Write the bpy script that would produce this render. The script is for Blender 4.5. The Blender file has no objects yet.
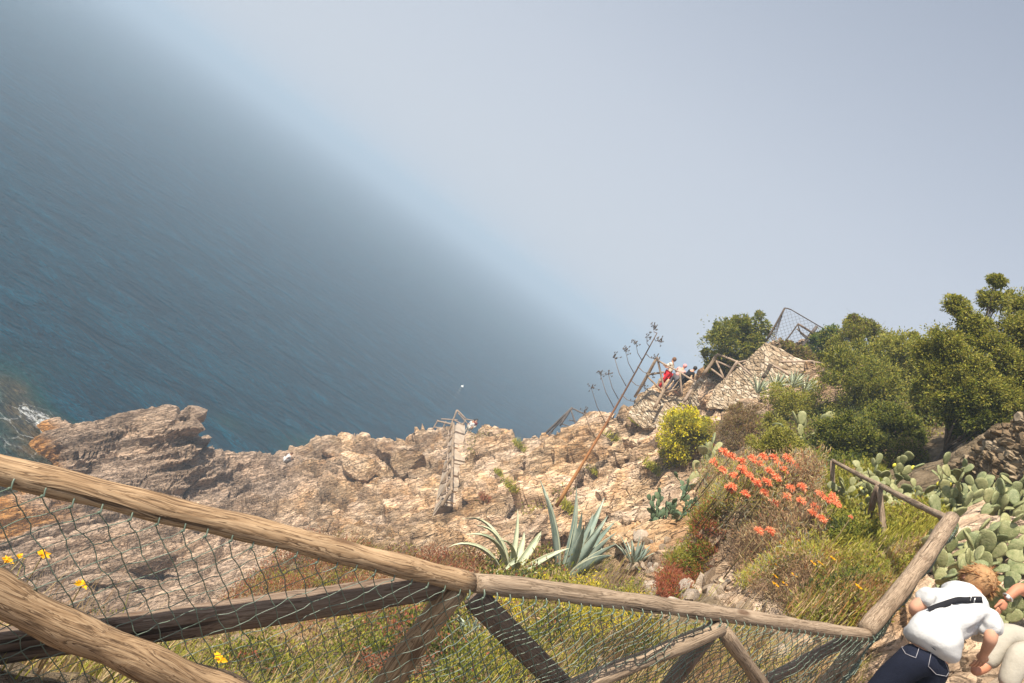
import bpy, bmesh, math, random
import numpy as np
from mathutils import Vector, Matrix, Quaternion

random.seed(7)
RNG = np.random.default_rng(11)
R_ = math.radians
sc = bpy.context.scene
COL = sc.collection

# ------------------------------------------------------------------ camera
CAM = Vector((0, 0, 30.0))
FPX, PITCH, ROLL = 760.0, 5.0, 35.0
CX, CY = 512.0, 341.5
FW = Vector((0, math.cos(R_(PITCH)), -math.sin(R_(PITCH))))
UP = Vector((0, math.sin(R_(PITCH)), math.cos(R_(PITCH))))
RT = Vector((1, 0, 0))
cr, sr = math.cos(R_(ROLL)), math.sin(R_(ROLL))
cx = RT * cr + UP * sr
cy = -RT * sr + UP * cr
cz = -FW
cam = bpy.data.objects.new('camera', bpy.data.cameras.new('camera'))
COL.objects.link(cam)
M = Matrix((cx, cy, cz)).transposed().to_4x4()
M.translation = CAM
cam.matrix_world = M
cam.data.sensor_width = 36
cam.data.lens = FPX / 1024 * 36
cam.data.clip_start = 0.05
cam.data.clip_end = 20000
sc.camera = cam

# ------------------------------------------------------------------ light
SUN_AZ, SUN_EL = 232.0, 52.0      # azimuth from +Y clockwise
world = bpy.data.worlds.new("World"); sc.world = world
world.use_nodes = True
wn, wl = world.node_tree.nodes, world.node_tree.links
wn.clear()
wo = wn.new('ShaderNodeOutputWorld'); bg = wn.new('ShaderNodeBackground')
sky = wn.new('ShaderNodeTexSky'); sky.sky_type = 'NISHITA'; sky.sun_disc = False
sky.sun_elevation = R_(SUN_EL); sky.sun_rotation = R_(SUN_AZ)
sky.air_density = 1.0; sky.dust_density = 3.0; sky.ozone_density = 1.5; sky.altitude = 0
# thin high overcast: mix the clear sky with an even pale veil
mx = wn.new('ShaderNodeMixRGB'); mx.inputs[2].default_value = (5.85, 6.25, 6.95, 1)
wl.new(sky.outputs[0], mx.inputs[1])
tcw = wn.new('ShaderNodeTexCoord'); sx = wn.new('ShaderNodeSeparateXYZ'); wl.new(tcw.outputs['Generated'], sx.inputs[0])
rmp = wn.new('ShaderNodeValToRGB'); wl.new(sx.outputs[2], rmp.inputs[0]); wl.new(rmp.outputs[0], mx.inputs[0])
for e, (p_, v_) in zip([rmp.color_ramp.elements[0], rmp.color_ramp.elements.new(0.25), rmp.color_ramp.elements[-1]], [(0.0, 0.94), (0.25, 0.80), (0.65, 0.35)]):
    e.position = p_; e.color = (v_, v_, v_, 1)
wl.new(mx.outputs[0], bg.inputs[0]); bg.inputs[1].default_value = 0.075
wl.new(bg.outputs[0], wo.inputs[0])
sd = bpy.data.lights.new('sun', 'SUN'); sd.energy = 5.0; sd.angle = R_(0.6); sd.color = (1.0, 0.91, 0.77)
so = bpy.data.objects.new('sun', sd); COL.objects.link(so)
SD = Vector((math.sin(R_(SUN_AZ)) * math.cos(R_(SUN_EL)), math.cos(R_(SUN_AZ)) * math.cos(R_(SUN_EL)), math.sin(R_(SUN_EL))))
so.rotation_euler = SD.to_track_quat('Z', 'Y').to_euler()
so.location = (-20, -20, 70)
sc.view_settings.view_transform = 'Standard'; sc.view_settings.look = 'None'
sc.view_settings.exposure = 0.60; sc.view_settings.gamma = 1
sc.view_settings.use_curve_mapping = False
sc.cycles.max_bounces = 8
sc.cycles.transparent_max_bounces = 12
sc.cycles.volume_bounces = 1

# ------------------------------------------------------------------ helpers
def uv(px, py):
    dx, dy = px - CX, py - CY
    return cr * dx + sr * dy, sr * dx - cr * dy

def ray(px, py):
    u, v = uv(px, py)
    return FW + RT * (u / FPX) + UP * (v / FPX)

def P(px, py, d):
    """world point seen at pixel, d metres along the view axis"""
    return CAM + ray(px, py) * d

def Pz(px, py, z):
    r = ray(px, py)
    return CAM + r * ((z - CAM.z) / r.z)

def tag(o, label=None, cat=None, group=None, kind=None):
    if label: o['label'] = label
    if cat: o['category'] = cat
    if group: o['group'] = group
    if kind: o['kind'] = kind
    return o

def empty(name, loc=(0, 0, 0), rot=(0, 0, 0)):
    o = bpy.data.objects.new(name, None); COL.objects.link(o)
    o.location = loc; o.rotation_euler = rot; o.empty_display_size = 0.2
    return o

def link(name, me, parent=None, mat=None):
    if mat is not None and not me.materials: me.materials.append(mat)
    o = bpy.data.objects.new(name, me); COL.objects.link(o)
    if parent: o.parent = parent
    return o

def np_mesh(name, verts, faces, mat=None, smooth=True, attrs=None, colors=None, mats=None, mat_idx=None):
    """verts (N,3), faces (F,k) arrays"""
    verts = np.asarray(verts, np.float32); faces = np.asarray(faces, np.int32)
    me = bpy.data.meshes.new(name)
    nf, k = faces.shape
    me.vertices.add(len(verts)); me.vertices.foreach_set('co', verts.ravel())
    me.loops.add(nf * k); me.loops.foreach_set('vertex_index', faces.ravel())
    me.polygons.add(nf)
    me.polygons.foreach_set('loop_start', np.arange(0, nf * k, k, dtype=np.int32))
    me.polygons.foreach_set('loop_total', np.full(nf, k, np.int32))
    me.polygons.foreach_set('use_smooth', np.full(nf, smooth))
    if mat_idx is not None: me.polygons.foreach_set('material_index', np.asarray(mat_idx, np.int32))
    for nm, a in (attrs or {}).items():
        at = me.attributes.new(nm, 'FLOAT', 'POINT'); at.data.foreach_set('value', np.asarray(a, np.float32))
    if colors is not None:
        at = me.attributes.new('col', 'FLOAT_COLOR', 'POINT')
        c = np.ones((len(verts), 4), np.float32); c[:, :3] = colors
        at.data.foreach_set('color', c.ravel())
    me.update(calc_edges=True)
    if mats:
        for m in mats: me.materials.append(m)
    elif mat is not None: me.materials.append(mat)
    return me

# ------------------------------------------------------------------ numpy noise
def _hash(ix, iy, iz, seed=0):
    h = (ix.astype(np.int64) * 374761393 + iy.astype(np.int64) * 668265263 + iz.astype(np.int64) * 2147483647 + seed * 974634777) & 0xFFFFFFFF
    h = ((h ^ (h >> 13)) * 1274126177) & 0xFFFFFFFF
    h = ((h ^ (h >> 16)) * 2246822519) & 0xFFFFFFFF
    return ((h ^ (h >> 15)) & 0xFFFFFF) / float(0xFFFFFF)

def vnoise(p, seed=0):
    i = np.floor(p); f = p - i; f = f * f * (3 - 2 * f)
    ix, iy, iz = i[:, 0], i[:, 1], i[:, 2]
    r = 0
    for a in (0, 1):
        wa = f[:, 0] if a else 1 - f[:, 0]
        for b in (0, 1):
            wb = f[:, 1] if b else 1 - f[:, 1]
            for c in (0, 1):
                wc = f[:, 2] if c else 1 - f[:, 2]
                r = r + wa * wb * wc * _hash(ix + a, iy + b, iz + c, seed)
    return r * 2 - 1

def fbm(p, oct=4, seed=0, gain=0.5):
    a, s, r = 1.0, 1.0, 0
    for k in range(oct):
        r = r + a * vnoise(p * s + k * 17.3, seed + k); a *= gain; s *= 2.03
    return r

def worley(p, seed=0):
    """returns F1, F2-F1, id-hash of nearest cell"""
    i = np.floor(p)
    f1 = np.full(len(p), 9.0); f2 = np.full(len(p), 9.0); hid = np.zeros(len(p)); til = np.zeros(len(p))
    for a in (-1, 0, 1):
        for b in (-1, 0, 1):
            for c in (-1, 0, 1):
                cx_, cy_, cz_ = i[:, 0] + a, i[:, 1] + b, i[:, 2] + c
                h1 = _hash(cx_, cy_, cz_, seed); h2 = _hash(cx_, cy_, cz_, seed + 1); h3 = _hash(cx_, cy_, cz_, seed + 2)
                d = np.sqrt((cx_ + h1 - p[:, 0]) ** 2 + (cy_ + h2 - p[:, 1]) ** 2 + (cz_ + h3 - p[:, 2]) ** 2)
                nearer = d < f1
                f2 = np.where(nearer, f1, np.minimum(f2, d))
                hid = np.where(nearer, _hash(cx_, cy_, cz_, seed + 5), hid)
                tl = (p[:, 0] - cx_ - h1) * (h2 * 2 - 1) * .6 + (p[:, 1] - cy_ - h2) * (h3 * 2 - 1) + (p[:, 2] - cz_ - h3) * (h1 * 2 - 1)
                til = np.where(nearer, tl, til)
                f1 = np.where(nearer, d, f1)
    return f1, f2 - f1, hid, til

def sstep(a, b, x):
    t = np.clip((x - a) / (b - a), 0, 1); return t * t * (3 - 2 * t)

# ------------------------------------------------------------------ node helper
class NT:
    def __init__(s, name):
        s.m = bpy.data.materials.new(name); s.m.use_nodes = True
        s.n = s.m.node_tree.nodes; s.l = s.m.node_tree.links
        s.n.clear(); s.out = s.n.new('ShaderNodeOutputMaterial')
    def new(s, t, **kw):
        nd = s.n.new(t)
        for k, v in kw.items():
            if k.startswith('i_'):
                key = k[2:]
                key = int(key) if key.isdigit() else key.replace('_', ' ')
                nd.inputs[key].default_value = v
            else: setattr(nd, k, v)
        return nd
    def link(s, a, b): s.l.new(a, b)
    def ramp(s, fac, stops):
        r = s.new('ShaderNodeValToRGB'); cr_ = r.color_ramp
        while len(cr_.elements) < len(stops): cr_.elements.new(0.5)
        for e, (p, c) in zip(cr_.elements, stops):
            e.position = p; e.color = (*c, 1) if len(c) == 3 else c
        s.link(fac, r.inputs[0]); return r.outputs[0]
    def mix(s, fac, a, b, mode='MIX'):
        m = s.new('ShaderNodeMixRGB', blend_type=mode)
        for idx, x in ((0, fac), (1, a), (2, b)):
            if isinstance(x, (int, float)): m.inputs[idx].default_value = x if idx == 0 else (x, x, x, 1)
            elif isinstance(x, tuple): m.inputs[idx].default_value = (*x, 1)
            else: s.link(x, m.inputs[idx])
        return m.outputs[0]
    def math(s, op, a, b=0.0, c=None):
        m = s.new('ShaderNodeMath', operation=op)
        for idx, x in enumerate((a, b, c)):
            if x is None: continue
            if isinstance(x, (int, float)): m.inputs[idx].default_value = x
            else: s.link(x, m.inputs[idx])
        return m.outputs[0]
    def noise(s, vec, scale, detail=4, rough=0.6, dist=0.0):
        t = s.new('ShaderNodeTexNoise'); t.inputs['Scale'].default_value = scale
        t.inputs['Detail'].default_value = detail; t.inputs['Roughness'].default_value = rough
        t.inputs['Distortion'].default_value = dist
        if vec is not None: s.link(vec, t.inputs['Vector'])
        return t
    def coord(s, kind='Object', scale=None, rot=None):
        t = s.new('ShaderNodeTexCoord'); o = t.outputs[kind]
        if scale is not None or rot is not None:
            mp = s.new('ShaderNodeMapping')
            if scale is not None: mp.inputs['Scale'].default_value = scale
            if rot is not None: mp.inputs['Rotation'].default_value = rot
            s.link(o, mp.inputs[0]); o = mp.outputs[0]
        return o
    def bump(s, h, strength=0.5, dist=0.05, normal=None):
        b = s.new('ShaderNodeBump'); b.inputs['Strength'].default_value = strength; b.inputs['Distance'].default_value = dist
        s.link(h, b.inputs['Height'])
        if normal is not None: s.link(normal, b.inputs['Normal'])
        return b.outputs[0]
    def bsdf(s, color, rough=0.8, normal=None, spec=0.3, metal=0.0):
        b = s.new('ShaderNodeBsdfPrincipled')
        if isinstance(color, tuple): b.inputs['Base Color'].default_value = (*color, 1)
        else: s.link(color, b.inputs['Base Color'])
        if isinstance(rough, (int, float)): b.inputs['Roughness'].default_value = rough
        else: s.link(rough, b.inputs['Roughness'])
        b.inputs['Specular IOR Level'].default_value = spec
        b.inputs['Metallic'].default_value = metal
        if normal is not None: s.link(normal, b.inputs['Normal'])
        s.link(b.outputs[0], s.out.inputs[0]); return b
# ------------------------------------------------------------------ terrain
# survey points: pixel + distance (d) or pixel + height (z); the ground is interpolated through them
BED = Vector((-0.78, 0.16, 0.60)).normalized()      # normal of the steeply dipping rock beds
CP = []
def cp(px, py, d): CP.append(P(px, py, d))
def zz(z): return z + 2.4 * min(1.0, max(0.0, (z - 3.0) / 6.0))
def cz_(px, py, z): CP.append(Pz(px, py, zz(z)))
def ridge(px, py, d, drop=6, z=None, gap=0.06):
    p = P(px, py, d) if z is None else Pz(px, py, zz(z))
    CP.append(p)
    v = p - CAM
    far_ = 40 if p.y > 30 else 0.55 * p.y
    for k, dz in ((1 + gap, drop * 0.3), (1 + gap * 2.5, drop * .8), (1.45, far_)):
        q = CAM + v * k
        CP.append(Vector((q.x, q.y, max(p.z - dz, -5.0))))
# shore on the left
for a in [(-60, 470), (-40, 420)]: cz_(*a, -3)
for a in [(0, 395, -1.0), (10, 420, -.8), (30, 440, -.7), (15, 455, -1.0), (35, 478, -1.2), (14, 490, -1.0), (-30, 500, -1)]: cz_(*a)
for a in [(40, 380, -3.5), (60, 400, -3), (110, 400, -4), (200, 395, -4), (215, 440, -2.2), (260, 440, -4), (330, 420, -5), (420, 400, -5)]: cz_(*a)
for a in [(58, 424, 1.0), (72, 436, 1.5), (52, 442, .5), (80, 455, 1.8), (70, 470, .6), (88, 480, .8), (45, 500, .6)]: cz_(*a)
for a in [(82, 421, 1.6), (110, 419, 2.4), (138, 421, 2.8), (140, 417, 3.8), (170, 415, 4.5), (196, 418, 5.2)]: ridge(*a[:2], None, 9, z=a[2], gap=0.03)
for a in [(100, 440, 2.6), (130, 440, 3.2), (160, 430, 4.6), (190, 428, 5.0), (185, 445, 2.6), (192, 456, 1.6), (170, 462, 2.2), (130, 462, 2.8), (100, 470, 2.0), (150, 480, 3.0)]: cz_(*a)
for a in [(205, 458, 1.2), (235, 459, 1.5), (262, 460, 2.0), (285, 459, 2.6), (308, 455, 3.4)]: ridge(*a[:2], None, 6, z=a[2], gap=0.03)
for a in [(250, 480, 3.0), (200, 490, 3.2), (290, 480, 4.0), (340, 480, 6), (300, 520, 6.2), (240, 520, 4.8), (180, 520, 3.8), (120, 520, 2.6), (60, 530, 2.2), (0, 540, 1.8), (-40, 560, 1.5),
          (60, 580, 3.4), (100, 575, 3.6), (150, 560, 3.8), (200, 560, 4.4), (260, 550, 6.4), (0, 600, 3.4), (100, 610, 4.6), (180, 610, 6.6), (230, 580, 7)]: cz_(*a)
ridge(322, 447, None, 6, z=4.6, gap=.04); ridge(345, 440, None, 6, z=5.6, gap=.04); ridge(366, 440, None, 7, z=7.2, gap=.05); ridge(392, 442, None, 7, z=8.2, gap=.05)
ridge(412, 434, None, 7, z=9.6, gap=.05); ridge(430, 428, None, 7, z=11.2, gap=.05)
for a in [(350, 460, 6.0), (385, 470, 7.4), (420, 460, 10.0), (425, 490, 10.4), (380, 500, 8.2), (340, 505, 7.2), (400, 525, 10.5), (360, 530, 8.8), (320, 535, 8.0)]: cz_(*a)
# stairs path: nearly level
ridge(463, 421, None, 7, z=12.2, gap=.04); ridge(450, 426, None, 7, z=12.0, gap=.04)
for a in [(455, 440, 12.2), (453, 465, 12.3), (449, 490, 12.4), (447, 505, 12.6)]: cz_(*a)
for a in [(480, 434, 61), (505, 433, 60), (528, 442, 57)]: ridge(*a, 8, gap=.05)
for a in [(545, 443, 55), (560, 436, 54), (585, 440, 52), (604, 434, 51)]: ridge(*a, 9, gap=.05)
for a in [(480, 455, 55), (480, 490, 48), (505, 460, 53), (520, 480, 46), (550, 470, 46), (500, 520, 38), (460, 530, 39), (430, 540, 36), (400, 560, 34), (370, 550, 36), (560, 500, 38), (590, 460, 43), (600, 500, 34), (545, 520, 30)]: cp(*a)
for a in [(617, 412, 49), (632, 403, 47), (642, 398, 46), (655, 384, 46), (670, 390, 44.5), (690, 386, 43), (700, 378, 42)]: ridge(*a, 12, gap=.05)
for a in [(620, 440, 42), (610, 470, 38), (640, 430, 41), (660, 412, 41), (690, 405, 40), (640, 470, 35), (650, 500, 29), (625, 520, 27), (600, 535, 25), (660, 450, 35)]: cp(*a)
for a in [(720, 374, 40), (745, 356, 38.5), (766, 342, 38)]: ridge(*a, 6, gap=.08)
for a in [(740, 395, 37), (770, 380, 36), (800, 370, 36), (725, 420, 32), (700, 440, 30)]: cp(*a)
for a in [(805, 352, 38), (840, 350, 40), (900, 360, 34), (960, 370, 26), (1010, 390, 21)]: cp(*a)
# hillside on the right behind the bushes
for a in [(800, 420, 27), (850, 430, 24), (900, 440, 20), (940, 440, 18), (960, 425, 19), (1000, 425, 15), (1060, 420, 13), (1080, 500, 9.5), (985, 470, 13.5), (1015, 500, 11), (955, 475, 15.5), (930, 470, 17)]: cp(*a)
for a in [(900, 500, 14), (930, 520, 12), (880, 520, 13.5), (970, 545, 9), (1010, 580, 8.2), (840, 470, 18), (870, 480, 17)]: cp(*a)
# flower terrace
for a in [(790, 460, 17), (760, 440, 22), (740, 450, 19), (720, 470, 17.5), (850, 500, 14.5), (800, 500, 14), (760, 500, 14), (740, 520, 12.6), (880, 560, 9.6), (840, 560, 10.2), (800, 550, 10.8), (830, 600, 8.4), (860, 600, 7.9), (900, 560, 9.2)]: cp(*a)
for a in [(718, 500, 14.2), (716, 530, 12.6), (735, 555, 11.2), (760, 580, 9.9), (790, 615, 8.4)]: cp(*a)      # lip of the bank
for a in [(700, 500, 17.5), (690, 525, 16), (672, 550, 15), (690, 580, 12.6), (720, 600, 10.6), (750, 625, 9.2), (650, 570, 16)]: cp(*a)   # toe of the bank
for a in [(680, 480, 22), (665, 515, 21)]: cp(*a)
# agave ledge and slope below the fence
for a in [(565, 580, 18.5), (600, 575, 18.2), (540, 585, 17.5), (500, 585, 16.5), (630, 565, 18.5), (600, 600, 14), (470, 592, 15.5)]: cp(*a)
ridge(575, 556, 21, 3, gap=.08); ridge(540, 560, 20, 3, gap=.08); ridge(490, 566, 18.5, 4, gap=.08); ridge(430, 566, 18, 5, gap=.1)
for a in [(380, 562, 17.5), (330, 552, 17), (285, 560, 16)]: ridge(*a, 7, gap=.08)
ridge(240, 596, 12.5, 7, gap=.06); ridge(190, 628, 9.5, 7, gap=.06); ridge(100, 645, 7.2, 6, gap=.06); ridge(20, 640, 6.4, 7, gap=.06); ridge(-60, 640, 6, 7, gap=.06)
for a in [(300, 600, 12), (400, 600, 13), (350, 640, 9.5), (250, 640, 9), (200, 670, 7), (100, 680, 5.2), (300, 680, 7), (430, 640, 10), (500, 640, 9.4), (560, 620, 11), (560, 670, 8), (620, 650, 8.3), (650, 600, 12), (700, 640, 8.6), (700, 680, 7.2), (450, 690, 6.6), (760, 670, 7.2), (800, 640, 7.6), (830, 670, 6.4), (0, 720, 4.4), (200, 740, 4.6), (400, 740, 5)]: cp(*a)
for a in [(300,575,14),(350,580,14.5),(400,585,15),(450,590,14.8),(240,615,11.3),(190,648,8.6),(100,665,6.4),(20,662,5.7),(-60,665,5.3),(300,560,15.3),(240,604,12.0),(380,572,16.4)]: cp(*a)
# path with the visitors
PATHZ = CAM.z - 1.62
for (x, y, z) in [(0, 0, 28.32), (-1, 0, 28.3), (0, 1, 28.3), (1, 1, 28.3), (-1.2, .8, 28.2), (0, -1, 28.4), (2, 2.5, 28.3), (3, 3.2, PATHZ), (3.2, 4.4, 28.45), (3.5, 5.0, 28.52), (4, 4.6, 28.5), (4.6, 5.4, 28.65), (5.1, 6.6, 29.0), (5.3, 7.6, 29.25), (4, 3, PATHZ), (5.2, 5, 28.6), (2, 0, 28.3), (5, 3, 28.5), (4.2, 5.9, 28.5)]: CP.append(Vector((x, y, z)))
for (x, y, z) in [(3.2, 5.9, 28.0), (1.8, 4.9, 27.6), (0.3, 3.7, 27.55), (-1.2, 2.7, 27.6), (-2.6, 1.7, 27.6)]: CP.append(Vector((x, y, z)))
# far and outside
for az, r, z in [(-60, 20, 10), (-60, 50, -3), (-75, 8, 22), (-75, 30, 5), (-30, 90, -5), (-10, 100, -5), (-45, 75, -5), (-50, 120, -5), (0, 140, -5), (20, 140, -5), (10, 100, -5), (15, 80, -5),
                 (20, 70, 2), (28, 60, 18), (35, 60, 34), (45, 40, 36), (55, 30, 36), (60, 15, 33), (65, 8, 31), (50, 70, 40), (30, 80, 10), (35, 130, -5), (60, 130, 30), (75, 20, 35), (75, 5, 30)]:
    a_ = R_(az); CP.append(Vector((r * math.sin(a_), r * math.cos(a_), z)))
cpa = np.array([tuple(v) for v in CP])
def polar(x, y):
    r = np.hypot(x, y) + 0.6
    return np.stack([np.arctan2(x, y) * 1.15, np.log(r)], 1)
q = polar(cpa[:, 0], cpa[:, 1])
K = np.sqrt(((q[:, None] - q[None]) ** 2).sum(-1) + 1e-5)
n_ = len(q)
A = np.zeros((n_ + 3, n_ + 3)); A[:n_, :n_] = K + np.eye(n_) * -0.0008; A[:n_, n_] = 1; A[:n_, n_ + 1:] = q; A[n_:, :n_] = A[:n_, n_:].T
W = np.linalg.solve(A, np.concatenate([cpa[:, 2], [0, 0, 0]]))
def base_h(x, y):
    x = np.atleast_1d(x).astype(float); y = np.atleast_1d(y).astype(float)
    out = np.empty(len(x))
    for s in range(0, len(x), 20000):
        qq = polar(x[s:s + 20000], y[s:s + 20000])
        k = np.sqrt(((qq[:, None] - q[None]) ** 2).sum(-1) + 1e-5)
        out[s:s + 20000] = k @ W[:n_] + W[n_] + qq @ W[n_ + 1:]
    return out

def project(p):
    d = p - np.array(CAM)
    f_ = d @ np.array(FW); f_ = np.where(np.abs(f_) < 1e-3, 1e-3, f_)
    u = d @ np.array(RT) / f_ * FPX; v = d @ np.array(UP) / f_ * FPX
    return CX + cr * u + sr * v, CY + sr * u - cr * v, f_

def inpoly(px, py, poly):
    c = np.zeros(len(px), bool); n = len(poly)
    for i in range(n):
        x1, y1 = poly[i]; x2, y2 = poly[(i + 1) % n]
        if y1 == y2: continue
        c ^= ((y1 > py) != (y2 > py)) & (px < (x2 - x1) * (py - y1) / (y2 - y1) + x1)
    return c

NA, NR = 900, 1200
az = np.concatenate([np.linspace(R_(-58), R_(-42), 20, endpoint=False), np.linspace(R_(-42), R_(45), NA - 40), np.linspace(R_(45.5), R_(64), 20)])
rr = np.exp(np.concatenate([np.linspace(math.log(1.2), math.log(4), 80, endpoint=False), np.linspace(math.log(4), math.log(78), NR - 120), np.linspace(math.log(79), math.log(150), 40)]))
AZ, RR = np.meshgrid(az, rr)
X = (RR * np.sin(AZ)).ravel(); Y = (RR * np.cos(AZ)).ravel()
Z = base_h(X, Y)
def grid_normals(V):
    G = V.reshape(NR, NA, 3)
    du = np.gradient(G, axis=1); dv = np.gradient(G, axis=0)
    n = np.cross(du, dv); n /= np.linalg.norm(n, axis=2, keepdims=True) + 1e-9
    n[n[..., 2] < 0] *= -1
    return n.reshape(-1, 3)
V0 = np.stack([X, Y, Z], 1)
ppx, ppy, ppd = project(V0)
rng_ = np.hypot(X, Y)
# where it is soil (planted terraces, slope under the fence, the path) rather than rock
soil = np.zeros(len(X))
slope_soil = inpoly(ppx, ppy, [(-200, 628), (100, 640), (190, 622), (235, 592), (285, 552), (330, 546), (430, 560), (490, 562), (600, 560), (640, 575), (720, 600), (800, 640), (860, 640), (860, 900), (-200, 900)]) & (ppd < 21)
terr = inpoly(ppx, ppy, [(718, 480), (716, 525), (736, 552), (762, 578), (800, 622), (870, 625), (950, 520), (1100, 480), (1100, 380), (800, 400), (700, 420)]) & (ppd < 34)
soil[slope_soil | terr | ((X > -1.5) & (Y < 2) & (X > 1.4 * Y - 2))] = 1
_c, _e, _b = P(866, 633, 5.4), P(953, 519, 7.0), P(466, 583, 3.3)
path = (((X - _c.x) * (_e.y - _c.y) - (Y - _c.y) * (_e.x - _c.x)) > .05) & (((X - _b.x) * (_c.y - _b.y) - (Y - _b.y) * (_c.x - _b.x)) > -.1) & (X > 2.0) & (X < 5.6) & (Y < 8.2) | (rng_ < 2.4)
g = soil.reshape(NR, NA)
for _ in range(6):
    g = (g + np.roll(g, 1, 0) + np.roll(g, -1, 0) + np.roll(g, 1, 1) + np.roll(g, -1, 1)) / 5
soil = g.ravel()
rock = 1 - soil
pg = path.astype(float).reshape(NR, NA)
for _ in range(4):
    pg = (pg + np.roll(pg, 1, 0) + np.roll(pg, -1, 0) + np.roll(pg, 1, 1) + np.roll(pg, -1, 1)) / 5
pathm = pg.ravel()
N0 = grid_normals(V0)
bed = np.array(BED)
warp = 0.9 * fbm(V0 * 0.11, 3, 3)
s = V0 @ bed + warp
# tangential axes of bedding
t1 = np.cross(bed, [0, 0, 1]); t1 /= np.linalg.norm(t1); t2 = np.cross(bed, t1)
sz = np.clip(rng_ / 45, 0.22, 1.25)                      # feature size grows with the cliff, small on near banks
def bedstep(w, seed, soft=0.22):
    k = s / w; i = np.floor(k); f = k - i
    z0 = np.zeros(len(k))
    a = _hash(i, z0, z0, seed); b = _hash(i + 1, z0, z0, seed)
    return a + (b - a) * sstep(1 - soft, 1, f) - 0.5
blk = np.stack([s * 0.8, V0 @ t1 * 0.24, V0 @ t2 * 0.20], 1) + 0.25 * np.stack([vnoise(V0 * .5, 60), vnoise(V0 * .5, 61), vnoise(V0 * .5, 62)], 1)
f1, cr1, id1, tl1 = worley(blk, 21)
blk2 = np.stack([s * 2.6, V0 @ t1 * 0.7, V0 @ t2 * 0.55], 1) + 0.2 * np.stack([vnoise(V0 * 1.3, 63), vnoise(V0 * 1.3, 64), vnoise(V0 * 1.3, 65)], 1)
f2_, cr2, id2, tl2 = worley(blk2, 41)
lay = bedstep(1.5, 5, .08) * 0.85 + bedstep(0.55, 8, .12) * 0.5 + bedstep(0.21, 9, .2) * 0.2
blocky = (id1 - 0.5) * 0.9 + tl1 * 1.35 + (id2 - 0.5) * 0.34 + tl2 * 0.45 - 0.60 * (1 - sstep(0, 0.055, cr1)) - 0.18 * (1 - sstep(0, 0.09, cr2))
rough = fbm(V0 * 0.35, 5, 31) * 0.7 + fbm(V0 * 2.2, 3, 77) * 0.12
# the low left-hand slabs are strongly layered, the right-hand cliff is crumbly
slab = sstep(330, 230, ppx) * sstep(25, 32, ppd)
D = rock * (lay * (0.6 + 1.1 * slab) + blocky * (1.0 - 0.68 * slab) + rough * (0.6 - 0.3 * slab)) * sz
D += soil * fbm(V0 * 1.1, 4, 90) * 0.10 * (1 - pathm * 0.8)
D *= sstep(-1.4, 0.4, Z) * (1 - 0.9 * pathm)
strs = np.clip(1 - np.abs((ppx - (456 + (ppy - 420) * -0.08)) / 14), 0, 1) * (ppy > 418) * (ppy < 507) * (ppd > 45) * (ppd < 75)
D *= 1 - 0.95 * np.minimum(1, strs * 3.5)
V1 = V0 + N0 * D[:, None]
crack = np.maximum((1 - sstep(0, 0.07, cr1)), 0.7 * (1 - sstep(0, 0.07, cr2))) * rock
ochre = sstep(1.3, 0.5, V1[:, 2] + 0.5 * vnoise(V0 * .4, 7)) * sstep(88, 52, ppx + 20 * vnoise(V0 * .8, 8))
grey = slab * 0.85 + 0.5 * sstep(0.0, .5, fbm(V0 * 0.16, 3, 55)) * sstep(470, 330, ppx)
bankm = inpoly(ppx, ppy, [(705, 490), (722, 500), (716, 530), (690, 545), (640, 580), (640, 560), (680, 515)]) & (ppd < 22)
ii = np.arange((NR - 1) * (NA - 1)); rI, cI = ii // (NA - 1), ii % (NA - 1)
a0 = rI * NA + cI
stony = (rock[a0] > 0.5)
F = np.stack([a0, a0 + 1, a0 + NA + 1, a0 + NA], 1)

m = NT('cliff_rock')
pos = m.new('ShaderNodeNewGeometry').outputs['Position']
def attr(mm, nm, out='Fac'):
    a = mm.new('ShaderNodeAttribute', attribute_name=nm); return a.outputs[out]
# strata texture space: compress along bed normal
eul = Vector((0, 0, 1)).rotation_difference(BED).to_matrix().inverted().to_euler()
mp = m.new('ShaderNodeVectorRotate', rotation_type='EULER_XYZ'); mp.inputs['Rotation'].default_value = eul
m.link(pos, mp.inputs['Vector'])
def strat(sx, szz):
    mm = m.new('ShaderNodeMapping'); mm.inputs['Scale'].default_value = (sx, sx, szz); m.link(mp.outputs[0], mm.inputs[0]); return mm.outputs[0]
n1 = m.noise(strat(0.7, 2.3), 1.0, 8, 0.68, 0.5)
n2 = m.noise(strat(2.4, 10), 1.0, 6, 0.72, 0.5)
n3 = m.noise(pos, 0.22, 5, 0.6)
n4 = m.noise(pos, 5.5, 6, 0.75)
base = m.ramp(n1.outputs[0], [(0.28, (0.16, 0.105, 0.062)), (0.42, (0.30, 0.205, 0.125)), (0.55, (0.42, 0.31, 0.205)), (0.70, (0.56, 0.45, 0.33)), (0.8, (0.47, 0.33, 0.2))])
ochr = m.ramp(n1.outputs[0], [(0.3, (0.17, 0.09, 0.035)), (0.5, (0.38, 0.21, 0.085)), (0.7, (0.52, 0.35, 0.17))])
pale = m.ramp(n1.outputs[0], [(0.3, (0.28, 0.20, 0.15)), (0.5, (0.50, 0.39, 0.30)), (0.7, (0.64, 0.53, 0.43))])
c = m.mix(m.ramp(n3.outputs[0], [(0.42, (0, 0, 0)), (0.60, (1, 1, 1))]), base, pale)
n5 = m.noise(pos, 0.45, 4, 0.6)
c = m.mix(m.math('MULTIPLY', m.ramp(n5.outputs[0], [(0.5, (0, 0, 0)), (0.64, (1, 1, 1))]), 0.55), c, ochr)
gcol = m.ramp(n2.outputs[0], [(0.3, (0.12, 0.09, 0.072)), (0.46, (0.25, 0.19, 0.15)), (0.60, (0.36, 0.28, 0.22)), (0.75, (0.46, 0.36, 0.27))])
c = m.mix(attr(m, 'grey'), c, gcol)
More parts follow.
